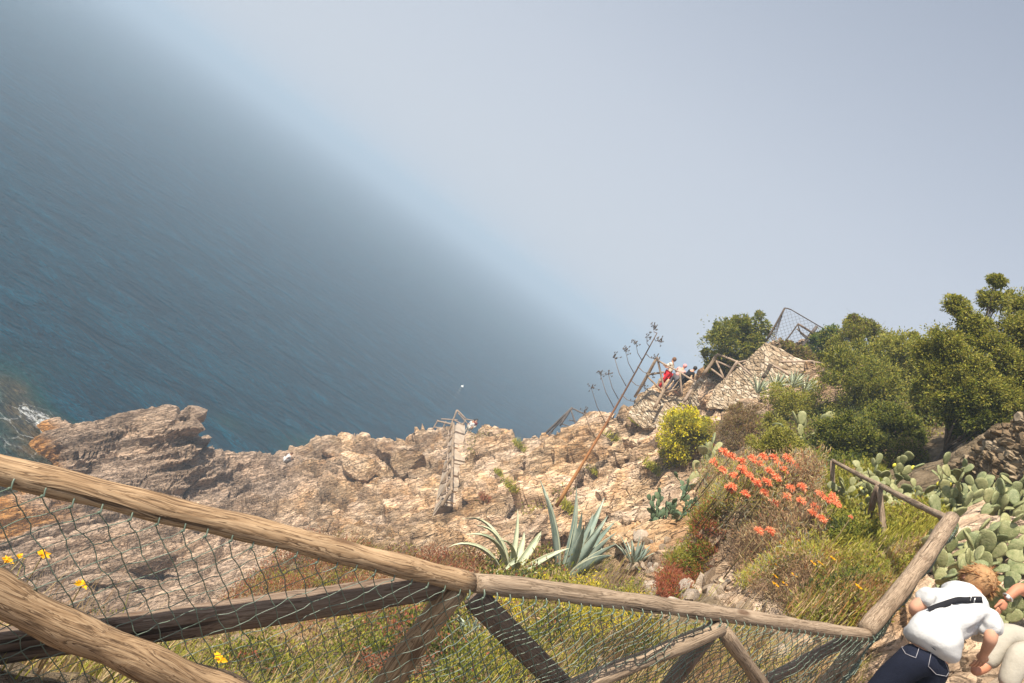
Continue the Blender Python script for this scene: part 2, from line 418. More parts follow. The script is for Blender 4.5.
orr = m.ramp(n2.outputs[0], [(0.35, (0.10, 0.05, 0.02)), (0.5, (0.33, 0.16, 0.05)), (0.65, (0.48, 0.29, 0.12))])
c = m.mix(attr(m, 'ochre'), c, orr)
c = m.mix(m.math('MULTIPLY', attr(m, 'crack'), 0.3), c, (0.07, 0.05, 0.035))  # dark soil tone in the cracks, doubling as painted recess shade
tone = m.ramp(attr(m, 'tone'), [(0.1, (0.58, 0.55, 0.52)), (0.5, (1, 1, 1)), (0.9, (1.35, 1.31, 1.25))])
c = m.mix(1.0, c, tone, 'MULTIPLY')
fine = m.ramp(n4.outputs[0], [(0.30, (0.45, 0.42, 0.4)), (0.5, (1, 1, 1)), (0.72, (1.3, 1.27, 1.22))])
c = m.mix(0.8, c, fine, 'MULTIPLY')
streak = m.ramp(n2.outputs[0], [(0.32, (0.5, 0.46, 0.42)), (0.45, (1, 1, 1))])
c = m.mix(0.55, c, streak, 'MULTIPLY')
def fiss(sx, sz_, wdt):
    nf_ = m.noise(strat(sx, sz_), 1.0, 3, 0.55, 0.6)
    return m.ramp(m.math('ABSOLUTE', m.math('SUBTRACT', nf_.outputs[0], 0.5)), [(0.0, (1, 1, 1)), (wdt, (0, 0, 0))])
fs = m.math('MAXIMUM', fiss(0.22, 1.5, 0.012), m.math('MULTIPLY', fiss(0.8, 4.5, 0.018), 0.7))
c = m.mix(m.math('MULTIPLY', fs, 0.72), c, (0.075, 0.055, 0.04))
so_n = m.noise(pos, 3.0, 8, 0.7)
soilc = m.ramp(so_n.outputs[0], [(0.3, (0.085, 0.062, 0.038)), (0.5, (0.21, 0.155, 0.095)), (0.7, (0.36, 0.28, 0.19))])
c = m.mix(1.0, c, (1.50, 1.45, 1.38), 'MULTIPLY')
c = m.mix(attr(m, 'soil'), c, soilc)
pth = m.ramp(so_n.outputs[0], [(0.3, (0.28, 0.21, 0.15)), (0.7, (0.50, 0.40, 0.30))])
c = m.mix(attr(m, 'path'), c, pth)
hgt = m.math('ADD', m.math('MULTIPLY', n2.outputs[0], 1.0), m.math('MULTIPLY', n1.outputs[0], 0.8))
vc = m.new('ShaderNodeTexVoronoi', feature='DISTANCE_TO_EDGE'); vc.inputs['Scale'].default_value = 1.0
m.link(m.mix(0.12, strat(1.1, 4.5), n4.outputs['Color'], 'ADD'), vc.inputs['Vector'])
ck = m.ramp(vc.outputs[0], [(0.0, (0, 0, 0)), (0.06, (1, 1, 1))])
hgt = m.math('ADD', hgt, m.math('MULTIPLY', m.math('MULTIPLY', ck, 0.7), m.math('SUBTRACT', 1.0, attr(m, 'soil'))))
nb = m.bump(m.math('SUBTRACT', hgt, m.math('MULTIPLY', fs, 0.9)), 1.0, 0.20)
nb = m.bump(n4.outputs[0], 0.8, 0.05, nb)
m.bsdf(c, 0.9, nb, 0.2)
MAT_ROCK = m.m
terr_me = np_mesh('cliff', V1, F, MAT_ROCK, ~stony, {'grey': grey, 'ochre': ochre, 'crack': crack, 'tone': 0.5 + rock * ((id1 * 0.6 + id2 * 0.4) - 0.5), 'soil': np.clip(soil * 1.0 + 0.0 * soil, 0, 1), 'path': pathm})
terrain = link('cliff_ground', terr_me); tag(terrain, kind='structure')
bpy.context.view_layer.update()
NT1 = grid_normals(V1)
px1, py1, pd1 = project(V1)

def hit(px, py, far=400):
    """ground point seen at a pixel"""
    r = ray(px, py).normalized()
    ok, loc, nor, idx = terrain.ray_cast(CAM + r * 1.3, r, distance=far)
    return (loc, nor) if ok else (None, None)
def ground(x, y, default=None):
    ok, loc, nor, idx = terrain.ray_cast(Vector((x, y, 80)), Vector((0, 0, -1)))
    return loc.z if ok else default

# ------------------------------------------------------------------ sea
m = NT('sea_water')
pos = m.new('ShaderNodeNewGeometry').outputs['Position']
def mapped(scale, rotz=0.0):
    mm = m.new('ShaderNodeMapping'); mm.inputs['Scale'].default_value = scale; mm.inputs['Rotation'].default_value = (0, 0, rotz)
    m.link(pos, mm.inputs[0]); return mm.outputs[0]
w1 = m.noise(mapped((0.35, 0.8, 1), 0.25), 1.0, 4, 0.6, 0.6)
w2 = m.noise(mapped((1.5, 3.0, 1), -0.25), 1.0, 4, 0.65, 0.5)
w3 = m.noise(mapped((0.03, 0.14, 1), 0.1), 1.0, 3, 0.5)
w4 = m.noise(mapped((0.14, 0.34, 1), 0.1), 1.0, 4, 0.65, 0.8)
h = m.math('ADD', m.math('ADD', m.math('MULTIPLY', w1.outputs[0], 1.0), m.math('MULTIPLY', w2.outputs[0], 0.5)), m.math('MULTIPLY', w4.outputs[0], 2.0))
nrm = m.bump(h, 1.0, 2.2)
shal = attr(m, 'shallow')
rip = m.mix(0.5, w2.outputs['Fac'], w4.outputs['Fac'])
deep = m.ramp(rip, [(0.34, (0.0, 0.014, 0.028)), (0.5, (0.0, 0.036, 0.066)), (0.64, (0.0, 0.096, 0.160))])  # light and dark of the ripples painted into the water colour
deep = m.mix(0.6, deep, m.ramp(w3.outputs[0], [(0.3, (0.7, 0.75, 0.8)), (0.7, (1.3, 1.25, 1.2))]), 'MULTIPLY')
bedn = m.noise(pos, 0.7, 6, 0.7)
shc = m.ramp(bedn.outputs[0], [(0.35, (0.022, 0.040, 0.034)), (0.5, (0.075, 0.068, 0.042)), (0.68, (0.15, 0.11, 0.065))])
teal = m.mix(m.ramp(shal, [(0.0, (0, 0, 0)), (0.45, (1, 1, 1))]), deep, (0.008, 0.060, 0.064))
wc = m.mix(m.ramp(shal, [(0.45, (0, 0, 0)), (0.85, (1, 1, 1))]), teal, shc)
fo = m.new('ShaderNodeTexVoronoi', feature='DISTANCE_TO_EDGE'); fo.inputs['Scale'].default_value = 0.55
wv = m.noise(pos, 0.9, 4, 0.6)
wadd = m.mix(0.75, pos, wv.outputs['Color'], 'ADD'); m.link(wadd, fo.inputs['Vector'])
fl = m.ramp(fo.outputs[0], [(0.0, (1, 1, 1)), (0.045, (0, 0, 0))])
fmask = m.math('MULTIPLY', attr(m, 'foam'), m.ramp(m.noise(pos, 1.3, 5, 0.75).outputs[0], [(0.42, (0, 0, 0)), (0.56, (1, 1, 1))]))
foam = m.math('MULTIPLY', fl, fmask)
foam2 = m.math('MULTIPLY', m.ramp(attr(m, 'foam'), [(0.75, (0, 0, 0)), (0.95, (1, 1, 1))]), m.ramp(m.noise(pos, 2.0, 6, 0.8).outputs[0], [(0.46, (0, 0, 0)), (0.54, (1, 1, 1))]))
foam = m.math('MAXIMUM', foam, foam2)
wc = m.mix(foam, wc, (0.75, 0.78, 0.78))
rg = m.math('ADD', m.math('MULTIPLY', foam, 0.5), 0.16)
b = m.bsdf(wc, rg, nrm, 0.35)
b.inputs['IOR'].default_value = 1.20
# polar sea sheet reaching the horizon, finer near the shore
NS_A, NS_R = 300, 260
sa = np.linspace(R_(-100), R_(100), NS_A); srr = np.concatenate([np.linspace(20, 90, 200), np.exp(np.linspace(math.log(95), math.log(9000), NS_R - 200))])
SA, SR = np.meshgrid(sa, srr)
SX, SY = (SR * np.sin(SA)).ravel(), (SR * np.cos(SA)).ravel()
sh = np.zeros(len(SX)); nr_ = SR.ravel() < 150
sh[nr_] = sstep(-3.6, -0.4, base_h(SX[nr_], SY[nr_]))
spx, spy, spd = project(np.stack([SX, SY, np.zeros(len(SX))], 1))
foamc = Pz(34, 418, 0); foamd = Pz(18, 398, 0)
def blob(c, rad, fx=1): return np.clip(1 - np.hypot((SX - c.x) * fx, SY - c.y) / rad, 0, 1)
fm = np.maximum(np.minimum(1, blob(Pz(47, 424, 0), 2.0) * 2.2), 0.50 * np.minimum(1, 1.6 * blob(Pz(22, 428, 0), 5)))
fm = np.maximum(fm, 0.95 * np.minimum(1, 3 * blob(Pz(33, 414, 0), 1.5)))
ii = np.arange((NS_R - 1) * (NS_A - 1)); rI, cI = ii // (NS_A - 1), ii % (NS_A - 1)
a0 = rI * NS_A + cI
sea = link('sea', np_mesh('sea', np.stack([SX, SY, np.zeros(len(SX))], 1), np.stack([a0, a0 + 1, a0 + NS_A + 1, a0 + NS_A], 1), m.m, True, {'shallow': sh, 'foam': fm}))
tag(sea, kind='structure')

# ------------------------------------------------------------------ haze
HZ = 0.0017
m = NT('sea_haze')
vol = m.new('ShaderNodeVolumePrincipled'); vol.inputs['Density'].default_value = HZ
vol.inputs['Color'].default_value = (0.54, 0.675, 0.82, 1); vol.inputs['Anisotropy'].default_value = 0.0
m.link(vol.outputs[0], m.out.inputs['Volume'])
bm = bmesh.new(); bmesh.ops.create_cube(bm, size=1.0)
for v in bm.verts: v.co = Vector((v.co.x * 9000, v.co.y * 9000 + 2000, -6.5 + (v.co.z + 0.5) * 52.0))
hm = bpy.data.meshes.new('haze'); bm.to_mesh(hm); bm.free(); hm.materials.append(m.m)
hz = bpy.data.objects.new('haze', hm); COL.objects.link(hz); tag(hz, kind='stuff')
# ------------------------------------------------------------------ materials
def leaf_mat(name, rough=0.55, trans=0.25, spec=0.3):
    m = NT(name)
    a = m.new('ShaderNodeAttribute', attribute_name='col')
    oi = m.new('ShaderNodeNewGeometry')
    nz = m.noise(oi.outputs['Position'], 9.0, 3, 0.6)
    k = m.ramp(nz.outputs[0], [(0.3, (0.8, 0.8, 0.8)), (0.7, (1.25, 1.25, 1.25))])
    c = m.mix(1.0, a.outputs['Color'], k, 'MULTIPLY')
    b = m.bsdf(c, rough, None, spec)
    t = m.new('ShaderNodeBsdfTranslucent'); m.link(c, t.inputs[0])
    ms = m.new('ShaderNodeMixShader'); ms.inputs[0].default_value = trans
    m.link(b.outputs[0], ms.inputs[1]); m.link(t.outputs[0], ms.inputs[2]); m.link(ms.outputs[0], m.out.inputs[0])
    return m.m
def plain_mat(name, col, rough=0.7, var=0.25, scale=8, bump=0.3, bdist=0.01, spec=0.3, metal=0.0):
    m = NT(name); p = m.coord('Object')
    nz = m.noise(p, scale, 5, 0.65)
    lo = tuple(x * (1 - var) for x in col); hi = tuple(min(1, x * (1 + var)) for x in col)
    c = m.ramp(nz.outputs[0], [(0.3, lo), (0.7, hi)])
    n2_ = m.noise(p, scale * 4, 4, 0.7)
    m.bsdf(c, rough, m.bump(n2_.outputs[0], bump, bdist), spec, metal); return m.m
def wood_mat(name, c1, c2, c3, ring=22, grain=1.0):
    """log wood: grain runs along local Z of the log object"""
    m = NT(name); p = m.coord('Object')
    w = m.noise(p, 1.3, 3, 0.5)
    mp_ = m.new('ShaderNodeMapping'); mp_.inputs['Scale'].default_value = (ring, ring, ring * 0.045)
    m.link(m.mix(0.12, p, w.outputs['Color'], 'ADD'), mp_.inputs[0])
    g1 = m.noise(mp_.outputs[0], 1.0, 5, 0.62, 0.6)
    mp2 = m.new('ShaderNodeMapping'); mp2.inputs['Scale'].default_value = (ring * 6, ring * 6, ring * 0.12); m.link(p, mp2.inputs[0])
    g2 = m.noise(mp2.outputs[0], 1.0, 4, 0.6)
    c = m.ramp(g1.outputs[0], [(0.34, c1), (0.40, c2), (0.455, c3), (0.47, c1), (0.50, c2), (0.585, c3), (0.60, c1), (0.63, c2), (0.70, c3)])
    blot = m.noise(p, 4.0, 4, 0.6)
    c = m.mix(0.6, c, m.ramp(blot.outputs[0], [(0.35, (0.72, 0.70, 0.68)), (0.65, (1.12, 1.1, 1.08))]), 'MULTIPLY')
    c = m.mix(0.8 * grain, c, m.ramp(g2.outputs[0], [(0.30, (0.45, 0.42, 0.40)), (0.45, (1, 1, 1))]), 'MULTIPLY')
    vk = m.new('ShaderNodeTexVoronoi', feature='F1'); vk.inputs['Scale'].default_value = 1.0
    mk = m.new('ShaderNodeMapping'); mk.inputs['Scale'].default_value = (7, 7, 2.6); m.link(m.mix(0.2, p, w.outputs['Color'], 'ADD'), mk.inputs[0]); m.link(mk.outputs[0], vk.inputs['Vector'])
    kn = m.ramp(vk.outputs[0], [(0.10, (1, 1, 1)), (0.2, (0, 0, 0))])
    c = m.mix(m.math('MULTIPLY', kn, 0.75), c, (0.09, 0.05, 0.028))
    mc = m.new('ShaderNodeMapping'); mc.inputs['Scale'].default_value = (30, 30, 0.8); m.link(m.mix(0.04, p, w.outputs['Color'], 'ADD'), mc.inputs[0])
    gc = m.noise(mc.outputs[0], 1.0, 2, 0.4)
    cks = m.ramp(gc.outputs[0], [(0.30, (0, 0, 0)), (0.335, (1, 1, 1))])
    c = m.mix(0.85, c, m.mix(1.0, cks, (0.25, 0.22, 0.2), 'ADD'), 'MULTIPLY')
    hh = m.math('ADD', m.math('ADD', g1.outputs[0], g2.outputs[0]), cks)
    m.bsdf(c, 0.72, m.bump(hh, 0.7, 0.006), 0.25); return m.m
MAT_LOG = wood_mat('log_wood', (0.09, 0.054, 0.030), (0.27, 0.178, 0.10), (0.40, 0.285, 0.175))
MAT_BEAM = wood_mat('dark_beam_wood', (0.09, 0.062, 0.045), (0.16, 0.115, 0.085), (0.22, 0.17, 0.13))
MAT_GREYLOG = wood_mat('weathered_log', (0.11, 0.08, 0.052), (0.24, 0.18, 0.125), (0.35, 0.275, 0.20))
MAT_FARWOOD = plain_mat('bleached_rail_wood', (0.36, 0.27, 0.20), 0.8, 0.35, 5, 0.4, 0.01)
MAT_DARKWOOD = plain_mat('dark_rail_wood', (0.13, 0.11, 0.10), 0.8, 0.35, 5, 0.4, 0.01)
MAT_WIRE = plain_mat('green_coated_wire', (0.115, 0.155, 0.115), 0.4, 0.35, 30, 0.1, 0.001, 0.6)
MAT_LEAF = leaf_mat('leaf', .5, .48, .35)
MAT_GRASS = leaf_mat('grass_blade', 0.7, 0.3, 0.15)
MAT_PETAL = leaf_mat('petal', 0.6, 0.3, 0.2)
MAT_BARK = plain_mat('bark', (0.10, 0.075, 0.055), 0.9, 0.4, 6, 0.8, 0.02)
MAT_TWIG = plain_mat('dry_twig', (0.30, 0.21, 0.14), 0.85, 0.3, 12, 0.4, 0.005)
def agave_mat(name, a, b_, edge):
    m = NT(name); p = m.coord('Object')
    nz = m.noise(p, 3.0, 5, 0.6)
    c = m.ramp(nz.outputs[0], [(0.35, a), (0.65, b_)])
    e = m.new('ShaderNodeAttribute', attribute_name='edge')
    c = m.mix(m.math('MULTIPLY', e.outputs['Fac'], 0.8), c, edge)
    m.bsdf(c, 0.5, m.bump(nz.outputs[0], 0.2, 0.01), 0.35); return m.m
MAT_AGAVE = agave_mat('agave_leaf', (0.20, 0.27, 0.23), (0.36, 0.42, 0.35), (0.55, 0.52, 0.34))
MAT_AGAVE_Y = agave_mat('striped_agave_leaf', (0.34, 0.39, 0.27), (0.48, 0.51, 0.36), (0.60, 0.56, 0.34))
def pad_mat(name, a, b_, spine):
    m = NT(name); p = m.coord('Object')
    nz = m.noise(p, 4.0, 5, 0.6)
    oi = m.new('ShaderNodeObjectInfo')
    c = m.ramp(nz.outputs[0], [(0.35, a), (0.65, b_)])
    c = m.mix(1.0, c, m.ramp(oi.outputs['Random'], [(0, (0.72, 0.78, 0.72)), (1, (1.2, 1.12, 1.0))]), 'MULTIPLY')
    v = m.new('ShaderNodeTexVoronoi', feature='F1'); v.inputs['Scale'].default_value = 13.0; m.link(p, v.inputs['Vector'])
    c = m.mix(m.ramp(v.outputs[0], [(0.12, (1, 1, 1)), (0.22, (0, 0, 0))]), c, spine)
    m.bsdf(c, 0.55, m.bump(v.outputs[0], 0.35, 0.01), 0.3); return m.m
MAT_PAD = pad_mat('cactus_pad', (0.19, 0.215, 0.10), (0.33, 0.335, 0.185), (0.46, 0.42, 0.26))
MAT_PADD = pad_mat('dark_cactus_pad', (0.075, 0.12, 0.07), (0.13, 0.185, 0.11), (0.3, 0.3, 0.2))

# ------------------------------------------------------------------ mesh makers
def tube_np(pts, rad, sides=8, cap=True, lump=0.0, seed=0):
    """returns verts, faces (quads) of a tapered tube along a polyline"""
    pts = [Vector(p) for p in pts]; n = len(pts)
    if isinstance(rad, (int, float)): rad = [rad] * n
    V, Fc = [], []
    up = None
    for i in range(n):
        t = (pts[min(i + 1, n - 1)] - pts[max(i - 1, 0)]).normalized()
        if up is None:
            up = Vector((0, 0, 1)) if abs(t.z) < 0.9 else Vector((1, 0, 0))
        a = t.cross(up).normalized(); b_ = a.cross(t).normalized(); up = b_
        for k in range(sides):
            an = 2 * math.pi * k / sides
            r = rad[i]
            if lump: r *= 1 + 1.5 * lump * (math.sin(an * 3 + i * 0.7 + seed) * 0.4 + math.sin(i * 1.3 + seed * 2.1) * 0.6 + 0.5 * math.sin(an + i * 0.31))
            V.append(pts[i] + a * math.cos(an) * r + b_ * math.sin(an) * r)
    for i in range(n - 1):
        for k in range(sides):
            k2 = (k + 1) % sides
            Fc.append((i * sides + k, i * sides + k2, (i + 1) * sides + k2, (i + 1) * sides + k))
    if cap:
        for base, order in ((0, -1), ((n - 1) * sides, 1)):
            c0 = len(V); V.append(pts[0] if base == 0 else pts[-1])
            for k in range(0, sides, 2):
                q_ = [c0, base + k, base + (k + 1) % sides, base + (k + 2) % sides]
                Fc.append(tuple(q_) if order > 0 else tuple(q_[::-1]))
    return V, Fc

class MB:
    def __init__(s): s.v, s.f, s.mi = [], [], []
    def add(s, vf, mi=0):
        v, f = vf; o = len(s.v)
        s.v.extend([tuple(p) for p in v]); s.f.extend([tuple(i + o for i in q_) for q_ in f]); s.mi.extend([mi] * len(f)); return s
    def tube(s, pts, rad, sides=8, cap=True, lump=0.0, seed=0, mi=0): return s.add(tube_np(pts, rad, sides, cap, lump, seed), mi)
    def box(s, c, x, y, z, mi=0):
        """box from centre and three half-axis vectors"""
        c, x, y, z = map(Vector, (c, x, y, z)); v = [c + x * a + y * b_ + z * d for a in (-1, 1) for b_ in (-1, 1) for d in (-1, 1)]
        return s.add((v, [(0, 1, 3, 2), (4, 6, 7, 5), (0, 4, 5, 1), (2, 3, 7, 6), (0, 2, 6, 4), (1, 5, 7, 3)]), mi)
    def ell(s, c, rx, ry, rz, seg=10, rings=7, rot=None, mi=0):
        V = []; c = Vector(c)
        for i in range(rings + 1):
            th = math.pi * i / rings
            for k in range(seg):
                ph = 2 * math.pi * k / seg
                v = Vector((rx * math.sin(th) * math.cos(ph), ry * math.sin(th) * math.sin(ph), rz * math.cos(th)))
                if rot is not None: v = rot @ v
                V.append(c + v)
        Fc = [(i * seg + k, (i + 1) * seg + k, (i + 1) * seg + (k + 1) % seg, i * seg + (k + 1) % seg) for i in range(rings) for k in range(seg)]
        return s.add((V, Fc), mi)
    def build(s, name, mat, parent=None, smooth=True, origin=None, mats=None):
        o = Vector(origin) if origin is not None else Vector((0, 0, 0))
        v = np.array(s.v, np.float32) - np.array(o, np.float32)
        me = np_mesh(name, v, np.array(s.f), mat, smooth, mats=mats, mat_idx=s.mi if mats else None)
        ob = link(name, me, parent)
        ob.location = o - (parent.location if parent and parent.type == 'EMPTY' and False else Vector((0, 0, 0)))
        return ob

def child(o, parent):
    """parent a world-placed object to an unrotated empty"""
    o.parent = parent; o.location = o.location - parent.location; return o

def log(name, a, b_, r, mat, parent, sides=14, n=14, lump=0.07, seed=0, taper=1.0, flat=None):
    """a log between two world points; object's local Z runs along the log"""
    a, b_ = Vector(a), Vector(b_); L = (b_ - a).length
    rnd = random.Random(seed * 13 + 5)
    pts = []
    ox, oy = rnd.uniform(0, 6), rnd.uniform(0, 6)
    for i in range(n):
        t = i / (n - 1)
        w = r * 0.22 * lump / 0.07
        pts.append(Vector((math.sin(t * 5 + ox) * w, math.sin(t * 4.2 + oy) * w, t * L)))
    rad = [r * (1 + (taper - 1) * i / (n - 1)) for i in range(n)]
    rad = [rad[0] * 0.93] + rad[1:-1] + [rad[-1] * 0.93]
    mb = MB()
    if flat:
        V, Fc = tube_np(pts, rad, 8, True, lump * .5, seed)
        V = [Vector((max(-flat[0], min(flat[0], v.x)), max(-flat[1], min(flat[1], v.y)), v.z)) for v in V]; mb.add((V, Fc))
    else: mb.tube(pts, rad, sides, True, lump, seed)
    me = np_mesh(name, np.array(mb.v), np.array(mb.f), mat, True)
    if not flat:
        pass
    o = bpy.data.objects.new(name, me); COL.objects.link(o)
    q_ = (b_ - a).to_track_quat('Z', 'Y')
    o.rotation_mode = 'QUATERNION'; o.rotation_quaternion = q_
    o.parent = parent; o.location = a - (parent.location if parent else Vector((0, 0, 0)))
    return o

def rand_dirs(n, rng):
    v = rng.normal(size=(n, 3)); return v / np.linalg.norm(v, axis=1, keepdims=True)

def leaves_np(C, D, size, aspect=0.45, rng=RNG, fold=0.25, up=0.3, jit=0.6):
    """C centres, D outward directions -> verts, faces for kite-shaped folded leaves (2 quads each)"""
    n = len(C)
    d = D + rng.normal(size=(n, 3)) * jit; d[:, 2] += up
    d /= np.linalg.norm(d, axis=1, keepdims=True)
    r = rand_dirs(n, rng) * .6 + np.array([-.5, -.42, .75]); side = np.cross(d, r); side /= np.linalg.norm(side, axis=1, keepdims=True) + 1e-9
    nn = np.cross(side, d)
    L = (size * rng.uniform(0.65, 1.3, n))[:, None]; Wd = L * aspect * 0.5
    p0 = C; p1 = C + d * L * 0.45 + side * Wd + nn * Wd * fold; p2 = C + d * L - nn * L * 0.12; p3 = C + d * L * 0.45 - side * Wd + nn * Wd * fold
    V = np.stack([p0, p1, p2, p3], 1).reshape(-1, 3)
    Fc = np.arange(n * 4).reshape(n, 4)
    return V, Fc

def blades_np(B, H, Wd, lean, rng=RNG, seg=3):
    """grass blades: base points B, height H; returns verts, quads"""
    n = len(B); an = rng.uniform(0, 2 * np.pi, n)
    ld = np.stack([np.cos(an), np.sin(an), np.zeros(n)], 1); sd_ = np.stack([-np.sin(an), np.cos(an), np.zeros(n)], 1)
    lean = lean * rng.uniform(0.2, 1.3, n)
    rows = []
    for k in range(seg + 1):
        t = k / seg
        c = B + np.array([0, 0, 1]) * (H * t * (1 - 0.25 * lean * t))[:, None] + ld * (H * lean * t * t)[:, None]
        w = (Wd * (1 - t) ** 0.7 * 0.5 + Wd * 0.04)[:, None]
        rows.append(c - sd_ * w); rows.append(c + sd_ * w)
    V = np.stack(rows, 1).reshape(-1, 3); k2 = 2 * (seg + 1)
    base = np.arange(n)[:, None] * k2
    Fc = np.concatenate([base + np.array([2 * k, 2 * k + 1, 2 * k + 3, 2 * k + 2]) for k in range(seg)], 1).reshape(-1, 4)
    return V, Fc, k2

def pick_cols(n, palette, rng, reps, where=None, fscale=1.1):
    pal = np.array([p[0] for p in palette]); w = np.array([p[1] for p in palette], float); w /= w.sum()
    if where is None: idx = rng.choice(len(pal), n, p=w)
    else:
        q_ = vnoise(where * fscale, 91) + .5 * vnoise(where * fscale * 2.7, 92) + rng.normal(size=n) * .28
        rk = np.argsort(np.argsort(q_)) / n; idx = np.searchsorted(np.cumsum(w), rk).clip(0, len(pal) - 1)
    c = pal[idx] * rng.uniform(0.75, 1.25, (n, 1)) * rng.uniform(0.93, 1.07, (n, 3))
    return np.repeat(np.clip(c, 0, 1), reps, axis=0)

def crown_points(blobs, n, rng, shell=0.75, clump=0.22, k=60):
    """leaf points gathered in clumps spread through ellipsoid blobs [(c, (rx,ry,rz))]"""
    vol = np.array([b_[1][0] * b_[1][1] + b_[1][2] * b_[1][1] for b_ in blobs]); vol /= vol.sum()
    Cs, Ds = [], []
    for (c, r), w in zip(blobs, vol):
        m_ = max(6, int(k * w)); nn_ = int(n * w)
        dirs = rand_dirs(m_, rng); rad = rng.uniform(shell, 1.0, m_)[:, None]
        cc = np.array(c) + dirs * np.array(r) * rad
        cs = clump * min(r) * rng.uniform(0.6, 1.4, m_)
        which = rng.integers(0, m_, nn_)
        d = rand_dirs(nn_, rng)
        rr_ = rng.uniform(0.3, 1.0, nn_) ** 0.5
        Cs.append(cc[which] + d * (cs[which] * rr_)[:, None]); Ds.append(d * 0.7 + dirs[which] * 0.6)
    return np.concatenate(Cs), np.concatenate(Ds)

def shrub(name, label, cat, base, blobs, n, leaf, palette, group=None, seed=1, aspect=0.5, k=60, clump=0.3, shell=0.6, stems=6, stem_r=0.018, flowers=None, mat=None, up=0.3, twigmat=None, jit=.6, wisps=0):
    """blobs are given relative to the base"""
    rng = np.random.default_rng(seed); rnd = random.Random(seed)
    root = empty(name, base); tag(root, label, cat, group)
    C, D = crown_points(blobs, n, rng, shell, clump, k)
    C2, D2 = crown_points([(c, tuple(x * 0.7 for x in r)) for c, r in blobs], n // 4, rng, 0.2, clump * 1.3, k // 2)
    nl = n // 4; wh = rng.integers(0, len(blobs), nl); dd_ = rand_dirs(nl, rng)
    bc = np.array([b_[0] for b_ in blobs])[wh]; br_ = np.array([b_[1] for b_ in blobs])[wh]
    C3 = bc + dd_ * br_ * np.minimum(1.22, 1.0 + .42 * vnoise(dd_ * 3 + wh[:, None] * 7.0, seed)[:, None] + .14 * vnoise(dd_ * 9 + wh[:, None] * 7.0, seed)[:, None] - .35 * rng.uniform(0, 1, nl)[:, None] ** 2)
    C = np.concatenate([C, C2, C3]); D = np.concatenate([D, D2, dd_])
    V, Fc = leaves_np(C, D, leaf, aspect, rng, up=up, jit=jit)
    cols = pick_cols(len(C), palette, rng, 4)
    link('foliage', np_mesh('foliage', V, Fc, mat or MAT_LEAF, False, colors=cols), root)
    mb = MB()
    for i in range(stems):
        c, r = rnd.choice(blobs); dv = Vector(rand_dirs(1, rng)[0]); e = Vector(c) + Vector((dv.x * r[0], dv.y * r[1], abs(dv.z) * r[2])) * rnd.uniform(0.6, 1.0)
        s0 = Vector((rnd.uniform(-.1, .1), rnd.uniform(-.1, .1), -0.15))
        mid = s0.lerp(e, 0.5) + Vector((rnd.uniform(-.1, .1), rnd.uniform(-.1, .1), rnd.uniform(0, .15))) * e.length * .5
        mb.tube([s0, s0.lerp(mid, .6), mid, mid.lerp(e, .6), e], [stem_r, stem_r * .8, stem_r * .6, stem_r * .4, stem_r * .15], 5)
    if wisps:
        for i in range(wisps):
            c, r = rnd.choice(blobs); dv = Vector(rand_dirs(1, rng)[0]); dv.z = abs(dv.z) + .3
            s0 = Vector(c); e = Vector(c) + Vector((dv.x * r[0], dv.y * r[1], dv.z * r[2])) * rnd.uniform(1.1, 1.5)
            mb.tube([s0, s0.lerp(e, .6) + Vector((0, 0, .05)), e], [stem_r * .4, stem_r * .25, stem_r * .1], 4)
    mb.build('stem', twigmat or MAT_BARK, root)
    if flowers:
        fn, fs, fpal = flowers
        C, D = crown_points(blobs, fn, rng, 0.92, clump * .8, k)
        C = C + D * leaf * .7
        V, Fc = leaves_np(C, D, fs, 0.9, rng, fold=.4, up=.6, jit=.5)
        link('blossom', np_mesh('blossom', V, Fc, MAT_PETAL, False, colors=pick_cols(len(C), fpal, rng, 4)), root)
    return root

def agave_leaf(L, w, curl, az_, el, mat, parent, rnd, fold=.35):
    """one thick tapering trough leaf from the rosette centre"""
    n = 12; rows = 7; V = []; E = []
    d0 = Vector((math.cos(az_), math.sin(az_), 0)); side = Vector((-math.sin(az_), math.cos(az_), 0))
    p = d0 * w * .3; ang = el; droop = curl
    for i in range(n + 1):
        t = i / n
        ww = w * (0.55 + 1.1 * t) if t < 0.35 else w * (0.935 * (1 - ((t - .35) / .65) ** 1.7)) + .003
        tv = d0 * math.cos(ang) + Vector((0, 0, 1)) * math.sin(ang); nv = tv.cross(side) * -1
        nv = Vector((0, 0, 1)) * math.cos(ang) - d0 * math.sin(ang)
        for k in range(rows):
            s_ = k / (rows - 1) * 2 - 1
            V.append(p + side * s_ * ww * .5 + nv * (s_ * s_ * ww * fold)); E.append(1 if abs(s_) > .9 else 0)
        for k in range(rows):
            s_ = 1 - k / (rows - 1) * 2
            V.append(p + side * s_ * ww * .46 + nv * (s_ * s_ * ww * fold - ww * .16 * (1 - s_ * s_) - .004)); E.append(0)
        p = p + tv * (L / n); ang -= droop / n * (0.4 + 1.4 * t)
    m_ = rows * 2
    Fc = [(i * m_ + k, i * m_ + (k + 1) % m_, (i + 1) * m_ + (k + 1) % m_, (i + 1) * m_ + k) for i in range(n) for k in range(m_)]
    me = np_mesh('leaf', np.array([tuple(v) for v in V]), np.array(Fc), mat, True, {'edge': E})
    return link('leaf', me, parent)

